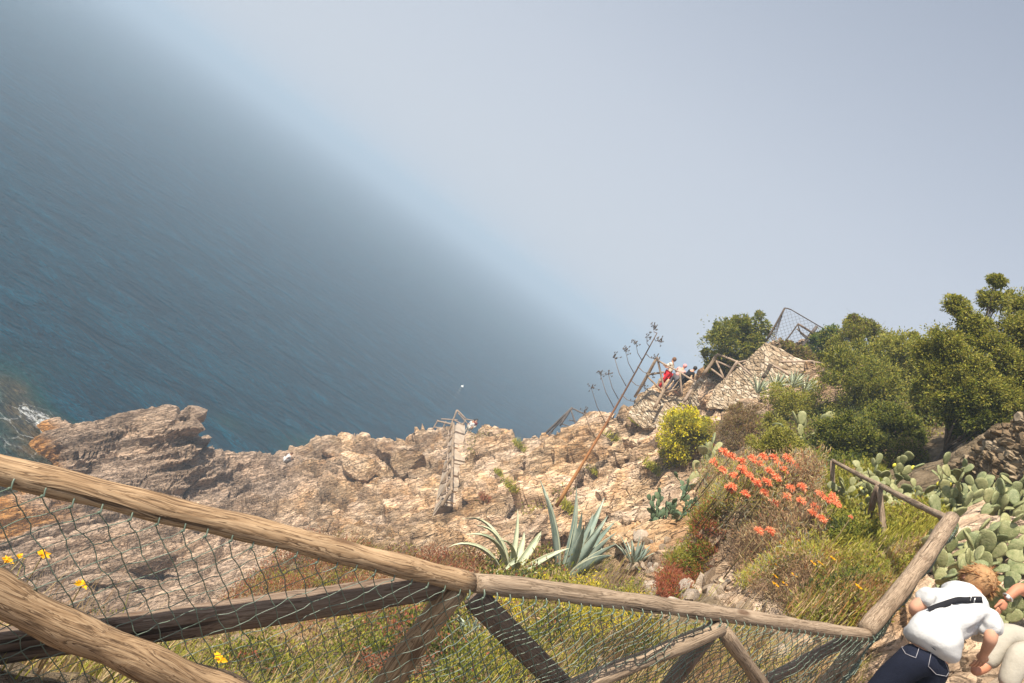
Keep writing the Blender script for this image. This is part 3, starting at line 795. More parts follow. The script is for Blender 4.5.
def agave(label, base, L, w, n, seed, mat, elr=(25, 85), curl=(0.1, 0.8), group='agaves', kinked=0):
    rnd = random.Random(seed); root = empty('agave_plant', base); tag(root, label, 'agave', group)
    for i in range(n):
        t = i / (n - 1)
        el = R_(elr[0] + (elr[1] - elr[0]) * t + rnd.uniform(-6, 6)); a_ = i * 2.399 + rnd.uniform(-.2, .2)
        c = curl[1] + (curl[0] - curl[1]) * t + rnd.uniform(-.1, .15)
        if rnd.random() < kinked: c += rnd.uniform(.8, 1.6)
        agave_leaf(L * (0.8 + .25 * rnd.random()) * (1 - .15 * t), w * rnd.uniform(.85, 1.1), c, a_, el, mat, root, rnd)
    return root

PAD_MESHES = []
def pad_mesh(seed, mat):
    rnd = random.Random(seed); nz, seg = 9, 14; V = []
    asp = rnd.uniform(.62, .8); bend = rnd.uniform(-.12, .12)
    for i in range(nz + 1):
        t = i / nz; th = math.pi * t
        z = .5 - .5 * math.cos(th)
        r = math.sin(th) ** .8 * (0.78 + .44 * z) * asp * .5
        for k in range(seg):
            ph = 2 * math.pi * k / seg
            V.append((r * math.cos(ph), r * .20 * math.sin(ph) + .02 * math.sin(th) * (1 if math.sin(ph) > 0 else -1) + bend * (z - .3) ** 2 + bend * .3 * math.cos(ph) ** 2 * r, z))
    Fc = [(i * seg + k, (i + 1) * seg + k, (i + 1) * seg + (k + 1) % seg, i * seg + (k + 1) % seg) for i in range(nz) for k in range(seg)]
    return np_mesh('pad', np.array(V), np.array(Fc), mat, True)
def prickly_pear(label, base, n, size, spread, height, seed, mat=None, group='prickly pear clumps', fruit=0):
    """clump of branching pads; every pad its own part"""
    mat = mat or MAT_PAD
    rnd = random.Random(seed); root = empty('prickly_pear', base); tag(root, label, 'cactus', group)
    meshes = [pad_mesh(seed * 7 + i, mat) for i in range(4)]
    placed = []
    def put(pos, q_, s_, lvl):
        o = bpy.data.objects.new('pad', meshes[rnd.randrange(4)]); COL.objects.link(o); o.parent = root
        o.location = pos; o.rotation_mode = 'QUATERNION'; o.rotation_quaternion = q_; o.scale = (s_ * rnd.uniform(.9, 1.15), s_, s_)
        placed.append((pos, q_, s_, lvl))
    nb_ = max(3, int(n / 7))
    for i in range(nb_):
        a_ = rnd.uniform(0, 2 * math.pi); r_ = math.sqrt(rnd.random())
        px_, py_ = math.cos(a_) * r_ * spread[0] * .75, math.sin(a_) * r_ * spread[1] * .75
        gz = ground(base[0] + px_, base[1] + py_, base[2]) - base[2]
        q_ = Quaternion((0, 0, 1), rnd.uniform(0, 6.28)) @ Quaternion((1, 0, 0), rnd.uniform(-.5, .5))
        put(Vector((px_, py_, gz - .04)), q_, size * rnd.uniform(.9, 1.15), 0)
    tries = 0
    while len(placed) < n and tries < n * 30:
        tries += 1
        pos, q_, s_, lvl = placed[rnd.randrange(len(placed))]
        if lvl > 5: continue
        th = rnd.uniform(-1.25, 1.25)
        loc = Vector((math.sin(th) * .36, 0, .52 + math.cos(th) * .42)) * s_
        np_ = pos + q_ @ loc
        if np_.z > height * (1.0 + rnd.uniform(-.15, .15)) or abs(np_.x) > spread[0] * 1.15 or abs(np_.y) > spread[1] * 1.15: continue
        q2 = q_ @ Quaternion((0, 1, 0), th * .75) @ Quaternion((0, 0, 1), rnd.uniform(-1.2, 1.2)) @ Quaternion((1, 0, 0), rnd.uniform(-.5, .5))
        if (q2 @ Vector((0, 0, 1))).z < -.05: continue
        s2 = size * rnd.uniform(.75, 1.1)
        ctr = np_ + q2 @ Vector((0, 0, .5 * s2))
        if any((ctr - (p_ + qq @ Vector((0, 0, .5 * ss)))).length < size * .36 for p_, qq, ss, _ in placed): continue
        put(np_, q2, s2, lvl + 1)
    if fruit:
        mb = MB()
        for i in range(fruit):
            pos, q_, s_, lvl = placed[rnd.randrange(len(placed))]
            c = pos + q_ @ (Vector((rnd.uniform(-.25, .25), 0, 1.0)) * s_)
            mb.ell(c, .03, .03, .045, 7, 5)
        mb.build('flower_bud', plain_mat('yellow_bud', (.62, .55, .06), .6, .2), root)
    return root
# ------------------------------------------------------------------ foreground fence
def buildw(mb, name, mat, root, smooth=True, mats=None):
    """build world-space geometry under an unrotated empty"""
    v = np.array([tuple(p) for p in mb.v], np.float32) - np.array(root.location, np.float32)
    return link(name, np_mesh(name, v, np.array(mb.f), mat, smooth, mats=mats, mat_idx=mb.mi if mats else None), root)
def on_line(a, b_, px):
    lo, hi = -1.0, 1.0
    best = min((abs(project(np.array([tuple(a.lerp(b_, t))]))[0][0] - px), t) for t in np.linspace(-.6, 1.05, 1500) if (a.lerp(b_, t) - CAM).dot(FW) > .3)
    return best[1]
def plane_hit(px, py, a, b_, off=0.0):
    n = Vector((b_.x - a.x, b_.y - a.y, 0)).cross(Vector((0, 0, 1))).normalized()
    if (CAM - a).dot(n) < 0: n = -n
    r = ray(px, py); t = ((a + n * off) - CAM).dot(n) / r.dot(n)
    return CAM + r * t
DOWN = Vector((0, 0, -1))
A_ = P(0, 467, 2.25); B_ = P(466, 583, 3.30); C_ = P(866, 633, 5.4); E_ = P(953, 519, 7.0)
A0 = A_ + (A_ - B_) * 0.45
fence = empty('wooden_fence', (B_.x, B_.y, B_.z - 1.1))
tag(fence, 'large log fence with crossed braces and green wire netting running across the foreground', 'fence')
log('rail', A0, B_ + (B_ - A_) * 0.01, .046, MAT_LOG, fence, 20, 40, .06, 1)
log('rail', B_ + (C_ - B_) * 0.012, C_ + (C_ - B_) * .012, .046, MAT_GREYLOG, fence, 18, 40, .06, 2, .95)
log('rail', C_ + Vector((0, 0, .02)), E_, .066, MAT_GREYLOG, fence, 18, 20, .05, 3, 1.0)
tp = on_line(B_, C_, 724); Q2 = B_.lerp(C_, tp)
p1 = plane_hit(458, 588, A_, B_, -.02)
log('post', p1, p1 + DOWN * 1.15, .058, MAT_LOG, fence, 16, 12, .07, 4)
log('post', Q2 + DOWN * .03, Q2 + DOWN * 1.15, .05, MAT_BEAM, fence, 12, 10, .05, 5, 1, (.05, .05))
pc = C_ + DOWN * .04
log('post', pc, pc + DOWN * 1.1, .055, MAT_GREYLOG, fence, 12, 10, .05, 6)
pe = E_ + DOWN * .02
log('post', pe + (C_ - E_) * .03, pe + (C_ - E_) * .03 + DOWN * 1.1, .055, MAT_GREYLOG, fence, 12, 10, .05, 7)
# X braces, in the plane of each panel
log('brace', plane_hit(-190, 505, A_, B_, .075), plane_hit(300, 722, A_, B_, .06), .061, MAT_LOG, fence, 18, 30, .09, 8)
log('brace', plane_hit(446, 583, A_, B_, -.05), plane_hit(-110, 664, A_, B_, -.07), .075, MAT_BEAM, fence, 12, 30, .05, 9, 1, (.028, .068))
log('brace', plane_hit(476, 598, B_, C_, -.03), plane_hit(610, 735, B_, C_, -.05), .07, MAT_BEAM, fence, 12, 20, .05, 10, 1, (.03, .06))
log('brace', Q2 + DOWN * .05 + Vector((0, -.05, 0)), plane_hit(380, 775, B_, C_, .06), .047, MAT_GREYLOG, fence, 14, 20, .07, 11)
log('brace', Q2 + DOWN * .06 + Vector((.02, -.06, 0)), plane_hit(800, 735, B_, C_, .05), .045, MAT_GREYLOG, fence, 14, 16, .07, 12)
log('brace', plane_hit(848, 640, B_, C_, 0), plane_hit(700, 712, B_, C_, -.03), .042, MAT_BEAM, fence, 12, 16, .05, 13)
# netting: a diamond lattice of thin wires hooked along the rails
def netting(name, a, b_, depth, cell, off, rad, root, seed, sag=.03, top=0.0, mat=None, s0=0.0):
    rng = np.random.default_rng(seed)
    L = (b_ - a).length; t = (b_ - a) / L
    n = Vector((b_.x - a.x, b_.y - a.y, 0)).cross(Vector((0, 0, 1))).normalized()
    if (CAM - a).dot(n) < 0: n = -n
    if off < 0: n = -n; off = -off
    ns, nh = int((L - s0) / (cell / 2)), int(depth / (cell / 2))
    V = {}; V_, F_ = MB(), None
    for i in range(ns + 1):
        for j in range(nh + 1):
            if (i + j) % 2: continue
            s_ = s0 + i * cell / 2 + rng.normal() * cell * .05; h_ = j * cell / 2 + top + rng.normal() * cell * .05
            o_ = off + (sag * math.sin(i * .33 + seed) * math.sin(j * .5 + 1) + rng.normal() * cell * .04) * min(1, j / 3)
            V[i, j] = a + t * s_ + DOWN * h_ + n * o_
    mb = MB()
    for (i, j), p in V.items():
        for di in (-1, 1):
            q_ = V.get((i + di, j + 1))
            if q_ is not None:
                m_ = (p + q_) / 2 + Vector(rng.normal(size=3) * cell * .035)
                mb.tube([p, m_, q_], rad, 4, False)
        if j % 2 == 0 and j > 0 and rad > .0015:      # twisted knot
            pass
        if j == 0:      # hook up onto the rail
            mb.tube([p + DOWN * .0 + t * .006, p - DOWN * .022 - n * .004, p - DOWN * .03 - n * .03 + t * .004], rad * 1.6, 4, False)
            mb.ell(p, rad * 2.6, rad * 2.6, rad * 4, 5, 3)
    return buildw(mb, name, mat or MAT_WIRE, root)
netting('wire_netting', A0, B_, 1.05, .086, .056, .0019, fence, 3, .02, top=.035)
netting('wire_netting', B_, C_, 1.05, .075, .062, .0025, fence, 4, .03, top=.03)
nrm_ce = Vector((E_.x - C_.x, E_.y - C_.y, 0)).cross(Vector((0, 0, 1))).normalized()
netting('wire_netting', C_, E_, 1.0, .065, -.07, .0030, fence, 5, .03, top=.02)

# fence along the flower terrace
F_ = P(880, 487, 10.6); G_ = P(833, 461, 14.2)
f2 = empty('wooden_fence', (F_.x, F_.y, F_.z - .8)); tag(f2, 'thin weathered rail fence beside the prickly pears behind the orange flowers', 'fence')
log('rail', E_ + Vector((0, 0, -.02)), F_ + Vector((0, 0, .02)), .036, MAT_GREYLOG, f2, 10, 20, .08, 20)
log('rail', F_ + Vector((0, 0, .02)), G_ + (G_ - F_) * .03, .036, MAT_GREYLOG, f2, 10, 16, .08, 21)
log('post', F_, P(884, 546, 10.4), .040, MAT_GREYLOG, f2, 10, 8, .06, 22)
log('post', F_ + Vector((0, .05, 0)), P(868, 520, 10.9), .045, MAT_BEAM, f2, 10, 8, .06, 23)
log('post', G_, P(832, 494, 14.0), .045, MAT_GREYLOG, f2, 10, 8, .06, 24)

# ------------------------------------------------------------------ far fences, piece by piece
def far_fence(name, label, members, d, r=.05, mat=None, mats=None, group=None, net=None):
    pts = [P(m_[1], m_[2], d + (m_[5] if len(m_) > 5 else 0)) for m_ in members]
    root = empty(name, min(pts, key=lambda p: p.z)); tag(root, label, 'fence', group)
    for k, m_ in enumerate(members):
        kind, x1, y1, x2, y2 = m_[:5]; dd = m_[5] if len(m_) > 5 else 0; de = m_[6] if len(m_) > 6 else dd
        rr_ = m_[7] if len(m_) > 7 else r; mm = m_[8] if len(m_) > 8 else (mat or MAT_FARWOOD)
        log(kind, P(x1, y1, d + dd), P(x2, y2, d + de), rr_, mm, root, 7, 6, .05, 40 + k)
    return root
DW, FWD = MAT_DARKWOOD, MAT_FARWOOD
far_fence('wooden_fence', 'log railing with pale posts in front of the standing visitors', [
    ('post', 657, 357, 665, 394, 0, 0, .06), ('rail', 657, 358, 635, 397, 0, 1.0, .085, MAT_GREYLOG), ('rail', 657, 360, 683, 374, 0, -1, .05),
    ('rail', 647, 375, 664, 372, .3, .2, .06, MAT_GREYLOG), ('brace', 648, 377, 662, 391, .3, 0, .05, MAT_GREYLOG), ('rail', 665, 393, 684, 387, 0, -.8, .06, MAT_GREYLOG),
    ('post', 680, 372, 682, 396, -1, -1, .06), ('rail', 681, 373, 694, 381, -1, -1.4, .05), ('brace', 664, 389, 655, 408, -.4, -.8, .09, MAT_GREYLOG), ('rail', 648, 397, 661, 404, 0, -.4, .06, MAT_GREYLOG),
    ('rail', 696, 381, 684, 402, -1.6, -2, .085), ('rail', 696, 383, 714, 401, -1.6, -2, .05), ('brace', 700, 395, 710, 392, -1.8, -2, .04)], 41.0)
far_fence('wooden_fence', 'railing with a crossed brace against the dark hollow under the round bush', [
    ('post', 717, 355, 703, 375, 0, 0, .09, MAT_GREYLOG), ('rail', 717, 354, 738, 362, 0, -1), ('rail', 717, 361, 732, 368, 0, -.6), ('rail', 711, 369, 725, 379, 0, -.3),
    ('brace', 715, 358, 724, 379, 0, -.3), ('post', 738, 361, 723, 384, -1, -.6, .07), ('rail', 738, 362, 746, 361, -1, -1.2), ('brace', 732, 368, 738, 367, -.6, -.8)], 37.3)
far_fence('wooden_fence', 'slender pale railing on the stone steps above the striped agaves', [
    ('post', 771, 364, 763, 378, 0, 0, .09, MAT_BARK), ('rail', 772, 365, 790, 375, 0, -.4), ('rail', 779, 361.5, 813, 361.5, 0, 0, .05), ('post', 813, 361, 817, 372, 0, 0, .05),
    ('post', 810, 362, 804, 372, 0, 0, .06, MAT_BARK), ('rail', 813, 362, 838, 366, 0, .5, .04), ('rail', 738, 363, 752, 376, -.5, -.7, .05)], 33.6)
far_fence('wooden_fence', 'dark timber railing with crossed panel jutting over the sea at the cliff edge', [
    ('rail', 572, 408, 528, 451, 0, 2, .10, DW), ('rail', 569, 413, 536, 447, 0, 1.5, .06, DW), ('rail', 572, 408, 601, 422, 0, -1, .06, DW), ('rail', 562, 424, 588, 433, 0, -1, .05, DW),
    ('brace', 571, 410, 577, 428, 0, -.5, .06, DW), ('brace', 586, 412, 576, 428, -.4, -.5, .09, DW), ('brace', 569, 420, 588, 424, 0, -.4, .045, DW), ('post', 572, 407, 560, 426, 0, 0, .08, DW), ('post', 587, 414, 575, 431, -.5, -.5, .06, DW),
    ('post', 601, 421, 592, 436, -1, -1, .06, DW), ('post', 558, 421, 548, 438, .8, .8, .06, DW), ('post', 545, 433, 536, 449, 1.4, 1.4, .06, DW)], 56.5)
st = []
def pzd(x, y, z=15.75): return (Pz(x, y, z) - CAM).dot(FW) - 60
for k in range(7):
    t = k / 6; x0, y0 = 453.5 - 2 * t, 423 + 68 * t; fx, fy = x0 - 9.0 - 2 * t, y0 + 13 + 3 * t
    dd = pzd(fx, fy)
    st.append(('post', x0, y0, fx, fy, dd, dd, .11, MAT_GREYLOG))
    if k < 6:
        t2 = (k + 1) / 6; x1_, y1_ = 453.5 - 2 * t2, 423 + 68 * t2; d2 = pzd(x1_ - 9.0 - 2 * t2, y1_ + 13 + 3 * t2)
        st.append(('rail', x0, y0, x1_, y1_, dd, d2, .09, MAT_GREYLOG))
        st.append(('brace', fx, fy, x1_, y1_, dd, d2, .065))
        st.append(('rail', x0 - 5, y0 + 7, x1_ - 5, y1_ + 7, dd, d2, .05))
far_fence('stair_railing', 'long zigzag wooden railing descending along the pale stepped path', st, 60)
far_fence('wooden_fence', 'small peaked railing of the lookout at the end of the stepped path', [
    ('post', 457, 410, 451, 425, 0, 0, .08), ('rail', 457, 410, 466, 419, 0, 0, .07), ('rail', 466, 419, 475, 421, 0, .6, .06), ('rail', 437, 421, 452, 424, 0, 0, .07), ('rail', 434, 427, 450, 429, 0, 0, .05),
    ('rail', 441, 419, 458, 420, 1, 1, .05), ('post', 438, 420, 433, 429, 0, 0, .06), ('brace', 452, 419, 462, 424, 0, 0, .05), ('post', 466, 419, 459, 432, 0, 0, .06), ('brace', 458, 413, 468, 424, 0, 0, .05), ('post', 446, 421, 441, 432, 0, 0, .05)], 69)
far_fence('wooden_fence', 'tiny peaked railing poking above the ridge right of the lookout', [
    ('rail', 485, 425, 480, 432, 0, 0, .07), ('rail', 485, 425, 494, 433, 0, .5, .07), ('brace', 484, 428, 490, 432, 0, 0, .05)], 62)
nf = far_fence('netted_fence', 'tall leaning posts with a sagging dark net on top of the hill', [
    ('post', 785, 308, 766, 341, 0, 0, .05, MAT_BARK), ('cable', 785, 308, 791, 309.5, 0, 0, .03, MAT_BARK), ('cable', 791, 309.5, 824, 329, 0, .5, .026, MAT_BARK),
    ('post', 798, 324, 785, 342, 0, 0, .035, MAT_BARK), ('post', 817, 326, 799, 352, .3, .3, .09, MAT_DARKWOOD), ('rail', 798, 324, 822, 339, 0, .4, .05, MAT_BEAM), ('rail', 797, 329, 816, 344, 0, .4, .035, MAT_BEAM),
    ('cable', 824, 329, 820, 345, .5, .5, .02, MAT_BARK), ('cable', 798, 325, 801, 334, 0, 0, .03, MAT_BARK), ('cable', 801, 334, 806, 338, 0, 0, .03, MAT_BARK)], 37)
mb = MB()
def bil(c00, c10, c01, c11, s_, t_): return [sum(w * c[k] for w, c in (((1 - s_) * (1 - t_), c00), (s_ * (1 - t_), c10), ((1 - s_) * t_, c01), (s_ * t_, c11))) for k in (0, 1)]
for (q4, nx, ny) in [(((786, 309), (824, 329), (768, 339), (806, 352)), 18, 14), (((784, 311), (779, 326), (766, 340), (775, 340)), 6, 14)]:
    for i in range(nx + 1):
        for j in range(ny):
            for di in (-1, 1):
                if (i + j) % 2 == 0 and 0 <= i + di <= nx:
                    a = bil(*q4, i / nx, j / ny); b_ = bil(*q4, (i + di) / nx, (j + 1) / ny)
                    mb.tube([P(*a, 37.05), P(*b_, 37.05)], .006 if nx > 10 else .014, 3, False)
buildw(mb, 'net', MAT_DARKWOOD, nf)
# ------------------------------------------------------------------ ground cover (uncountable)
G_DK, G_MD, G_OL, G_YG, G_LT = (.060, .078, .014), (.175, .200, .026), (.30, .28, .042), (.40, .37, .06), (.46, .42, .14)
DRY, RED, STRAW, BRN, YEL, ORG, CORAL = (.36, .23, .12), (.34, .12, .06), (.50, .38, .21), (.17, .11, .065), (.75, .56, .02), (.72, .30, .03), (.80, .17, .07)
GREYG = (.24, .25, .18)
pv = V1; vis = (px1 > -80) & (px1 < 1100) & (py1 > 200) & (py1 < 760) & (pd1 > 2)
def scatter(mask, n, seed, power=1.0):
    rng = np.random.default_rng(seed); idx = np.nonzero(mask & vis)[0]
    w = rng_[idx] ** (2 - power); w /= w.sum()
    k = rng.choice(idx, n, p=w)
    j = rng.normal(size=(n, 3)) * (0.006 * rng_[k])[:, None]; j[:, 2] *= .3
    return pv[k] + j, NT1[k], k
def near(px, py, rx, ry, soft=.5):
    d = np.hypot((px1 - px) / rx, (py1 - py) / ry); return sstep(1 + soft, 1 - soft, d)
def cover(name, mask, n, size, palette, h, seed, aspect=.45, kind='stuff', mat=None, up=.5, scale=.9, power=1.0):
    rng = np.random.default_rng(seed + 100)
    Pp, Nn, k = scatter(mask, n, seed, power)
    m_ = np.clip(vnoise(Pp * scale * 2.2, seed) * .75 + .45, 0, 1)
    hh = h * np.clip((rng_[k] - 4) / 6, .25, 1) * (0.15 + 1.2 * m_ ** 1.5) * rng.uniform(0, 1, n) ** .7
    C = Pp + Nn * hh[:, None] * .6; C[:, 2] += hh * .6
    V, Fc = leaves_np(C, Nn.copy(), size * np.clip(rng_[k] / 11, .55, 1.5), aspect, rng, up=up, jit=.9)
    o = link(name, np_mesh(name, V, Fc, mat or MAT_LEAF, False, colors=pick_cols(n, palette, rng, 4, Pp)))
    return tag(o, kind=kind)
def grassy(name, mask, n, h, w, palette, seed, lean=.5, power=1.0):
    rng = np.random.default_rng(seed + 100); Pp, Nn, k = scatter(mask, n, seed, power)
    m_ = .5 + .8 * (vnoise(Pp * 1.5, seed) * .5 + .5)
    V, Fc, k2 = blades_np(Pp - np.array([0, 0, .02]), h * rng.uniform(.4, 1.2, n) * m_, np.full(n, w), lean, rng)
    return tag(link(name, np_mesh(name, V, Fc, MAT_GRASS, False, colors=pick_cols(n, palette, rng, k2, Pp, .8))), kind='stuff')
sl = slope_soil & (pathm < .3)
nz1 = vnoise(V0 * .7, 5); nz2 = vnoise(V0 * .45 + 9, 6)
redz = sl & inpoly(px1, py1, [(150, 600), (290, 540), (480, 560), (490, 590), (420, 615), (330, 640), (250, 650), (150, 660)])
grn = sl & (py1 > 560) & (rng_ > 4.6) & ~(redz & (nz1 > -.75)) & (nz2 > -.85)
cover('dry_ground_cover', redz, 95000, .045, [(G_OL, 1.0), (BRN, 2.5), (RED, 5), ((.42, .19, .10), 3), (DRY, 3), (STRAW, 3)], .34, 1, aspect=.28)
cover('green_ground_cover', grn & (px1 < 560), 140000, .058, [(RED, .8), (BRN, 1.0), (G_DK, 3.6), (G_MD, 3.4), (G_OL, 2.6), (G_YG, 1.6), (STRAW, 1.4), (BRN, 1.2), (DRY, 1.0)], .5, 2, scale=1.4)
yz = sl & inpoly(px1, py1, [(480, 590), (560, 600), (640, 600), (660, 640), (640, 700), (500, 700), (470, 640)])
cover('yellow_flowering_cover', yz & (nz1 > -.45), 42000, .04, [(BRN, 1.2), (G_DK, 2.5), (G_MD, 3), (G_OL, 3), (G_YG, 2.5), (DRY, .8), ((.70, .56, .03), 2.6)], .42, 3, scale=1.3)
rz = sl & inpoly(px1, py1, [(640, 620), (760, 620), (860, 640), (860, 760), (560, 760), (560, 680)])
cover('scrubby_ground_cover', rz & (nz1 > -.1), 26000, .035, [(G_MD, 3), (G_OL, 3), (G_YG, 1.5), (DRY, 2), (STRAW, 2)], .16, 4)
grassy('dry_stalks', sl & (nz1 > .1), 5000, .75, .010, [(STRAW, 3), (DRY, 2), (BRN, 2)], 15, lean=.25)
grassy('wild_grass', sl & (nz2 > -.3), 24000, .38, .009, [(G_MD, 2), (G_OL, 3), (G_YG, 3), (STRAW, 3), (DRY, 1)], 5)
tr = (terr & (px1 > 690) & (pathm < .25))
lipm = inpoly(px1, py1, [(700, 470), (800, 470), (820, 560), (800, 630), (740, 590), (720, 540), (700, 520)])
grassy('terrace_grass', tr & ~inpoly(px1, py1, [(880, 445), (960, 440), (1040, 480), (1040, 610), (945, 610), (950, 520), (885, 488)]) & (px1 > 780) & (py1 > 470), 52000, .24, .012, [(G_MD, 3), (G_OL, 4), (G_YG, 5), (STRAW, 2)], 6)
grassy('dry_orange_grass', tr & (inpoly(px1, py1, [(790, 560), (930, 530), (925, 570), (868, 632), (790, 625)])) & (nz1 > -.35), 16000, .22, .011, [(STRAW, 3), ((.42, .22, .07), 4), (DRY, 3), (RED, 1), (G_YG, 1)], 7)
cover('terrace_undergrowth', tr & ~inpoly(px1, py1, [(870, 445), (960, 440), (1040, 480), (1040, 610), (945, 610), (950, 520), (880, 488)]) & (px1 > 770) & (py1 > 460) & (nz1 > -.45), 60000, .05, [(G_DK, 1), (G_MD, 3), (G_OL, 3), (G_YG, 3), (DRY, .7)], .22, 8)
cover('dry_bank_scrub', (lipm & (pd1 < 20)), 75000, .075, [(BRN, 3), (DRY, 3), (STRAW, 2), (RED, 1), (GREYG, 1.5), (G_OL, 2), (G_YG, 1)], .62, 9, aspect=.12, mat=MAT_GRASS)
ice = inpoly(px1, py1, [(722, 520), (705, 560), (690, 588), (660, 604), (668, 580), (688, 548), (702, 525)]) & (pd1 < 22)
cover('ice_plant_carpet', ice, 36000, .055, [(RED, 3.2), ((.42, .13, .05), 2.5), (G_MD, 3), (G_OL, 3), (G_YG, 1)], .30, 10, aspect=.22)
cact = inpoly(px1, py1, [(858, 440), (960, 440), (1040, 480), (1040, 610), (945, 610), (940, 520), (865, 490)])
hillm = terr & ~cact & (pd1 > 13) & (px1 > 790) & (py1 < 480) & ~inpoly(px1, py1, [(912, 500), (915, 462), (950, 420), (1100, 380), (1100, 520)])
cover('hillside_undergrowth', hillm, 36000, .05, [(G_DK, 3), (G_MD, 3), (G_OL, 2), (BRN, 1)], .4, 11)
# sparse weeds growing in cracks across the far cliff
cover('cliff_weeds', (rock > .5) & (pd1 > 26) & (pd1 < 60) & (px1 > 470) & (vnoise(V0 * .5, 44) > .62), 9000, .10, [(G_MD, 2), (G_OL, 3), (G_YG, 2), (DRY, 2)], .22, 12)

# ------------------------------------------------------------------ shrubs and trees
def at_ground(px, py, d):
    c = P(px, py, d); gz = ground(c.x, c.y, c.z - 1)
    return c, Vector((c.x, c.y, min(gz, c.z)))
def bush(label, px, py, d, rpx, n, leaf, pal, seed, squash=(1, 1, .85), extra=(), **kw):
    dx_, dy_ = -.574 * rpx * .75, .819 * rpx * .75
    hp_ = hit(px + dx_, py + dy_)[0]
    if hp_ is not None and not kw.pop('fixed', False):
        dh = (hp_ - CAM).dot(FW) * .985
        if .75 < dh / d < 1.5: leaf *= max(.85, dh / d); d = dh
    c, b_ = at_ground(px, py, d); k = d / FPX
    if c.z - b_.z > rpx * k * 1.3: b_.z = c.z - rpx * k * 1.3
    blobs = [((0, 0, c.z - b_.z), (rpx * k * squash[0], rpx * k * squash[1], rpx * k * squash[2]))]
    for (dx, dy, dd, r2) in extra:
        q_ = P(px + dx, py + dy, d + dd) - b_; blobs.append((tuple(q_), (r2 * k, r2 * k, r2 * k * .85)))
    rnd = random.Random(seed + 77)
    base_r = rpx * k
    for i in range(5):
        dv = Vector(rand_dirs(1, np.random.default_rng(seed * 9 + i))[0]); dv.z = abs(dv.z) * .8
        blobs.append((tuple(Vector(blobs[0][0]) + Vector((dv.x * base_r * squash[0], dv.y * base_r, dv.z * base_r * squash[2])) * .8), (base_r * .42,) * 3))
    return shrub(kw.pop('name', 'shrub'), label, kw.pop('cat', 'shrub'), b_, blobs, n, leaf, pal, seed=seed, **kw)
OLIVE = [(G_DK, 1.5), (G_MD, 4), (G_OL, 4), (G_YG, 2.2)]
LIGHT = [(G_MD, 2), (G_OL, 4), (G_YG, 4), (G_LT, 1.2)]
bush('round dark green bush on the hilltop beside the upper railing', 733, 345, 39.3, 27, 15000, .15, [(G_DK, 2.4), (G_MD, 4), (G_OL, 3), (G_YG, 1)], 21, (1.25, 1, .85), extra=[(22, -15, 0, 17), (-20, 14, .5, 14), (12, -18, 0, 13), (-6, 18, .6, 15), (6, 14, .3, 16)], k=90, clump=.28)
bush('yellow flowering bush on the rocks below the visitors', 687, 437, 26, 27, 17000, .075, [(G_MD, 1.5), (G_OL, 3), (G_YG, 5), ((.46, .42, .04), 3)], 22, (1, 1, .95), flowers=(6000, .075, [((.66, .56, .03), 3), ((.50, .46, .03), 2)]), k=80, extra=[(-12, 16, 0, 14)])
bush('dry brown thorny bush between the yellow bush and the olive shrubs', 741, 436, 18.5, 27, 13000, .06, [(BRN, 3), (DRY, 4), (STRAW, 2), (G_OL, 1.6)], 23, (1, 1, 1.0), aspect=.2, twigmat=MAT_TWIG, k=80, extra=[(-8, 22, 0, 16), (8, -20, 0, 16)], up=.7)
bush('low olive green shrub directly behind the orange flowers', 790, 452, 17.5, 24, 15000, .05, LIGHT, 24, (1.35, 1, .7), k=90, extra=[(22, 14, 0, 15), (-25, -2, 0, 17)])
bush('olive shrub growing among the prickly pears left of the big bush', 792, 408, 22, 25, 13000, .07, LIGHT, 25, (1.1, 1, .8), k=90, extra=[(-18, 22, -2, 15)])
bush('broad dense bush in the middle of the hillside greenery', 856, 392, 21.5, 42, 30000, .07, OLIVE, 26, (1.1, 1, .95), k=170, clump=.2, extra=[(-20, -25, 1, 20), (10, -40, 1, 16), (30, -10, 0, 26)])
bush('dark spreading bush at the foot of the hillside above the thin fence', 852, 447, 17, 30, 22000, .055, [(G_DK, 4), (G_MD, 4), (G_OL, 2), (G_YG, .7)], 27, (1.3, 1, .9), k=130, clump=.22, extra=[(-16, 18, -.4, 16), (30, 8, 0, 18)])
bush('yellowish bush between the broad bush and the right hand tree', 905, 372, 20.5, 38, 26000, .07, [(G_MD, 3), (G_OL, 4), (G_YG, 3)], 28, (1, 1, 1), k=150, clump=.2, extra=[(18, 28, -1, 25)])
bush('loose bush with twiggy top rising on the skyline left of the tree', 872, 338, 25, 22, 9000, .08, [(G_MD, 3), (G_OL, 4), (BRN, 1)], 29, (1.6, 1, .7), k=60, clump=.3, wisps=26, extra=[(-30, 4, 0, 16)])
bush('bright green creeper bush on the skyline beside the netted fence', 826, 343, 27, 15, 7000, .09, [((.07, .13, .02), 4), (G_MD, 2), (G_YG, 1)], 30, (1, 1, 1.1), k=50)
bush('brownish scrub under the netted fence on the hilltop', 797, 354, 36, 13, 6000, .11, [(BRN, 2), (DRY, 2), (G_OL, 3), (G_MD, 2)], 31, (1.7, 1, .55), k=50, wisps=14)
bush('small dark bush shading the top of the bank by the prickly pears', 905, 455, 17, 20, 10000, .05, [(G_DK, 2), (G_MD, 3), (G_OL, 3), (DRY, 2)], 32, (1, 1, .9), k=60)
bush('dark leafy bush just above the prickly pears at the foot of the dirt slope', 893, 432, 18, 27, 20000, .055, [(G_DK, 3), (G_MD, 4), (G_OL, 2)], 35, (1.1, 1, .9), k=120, clump=.22)
bush('bush below the right hand tree at the top of the dirt slope', 938, 404, 18, 25, 18000, .06, OLIVE, 36, (1.2, 1, .9), k=110, clump=.22)
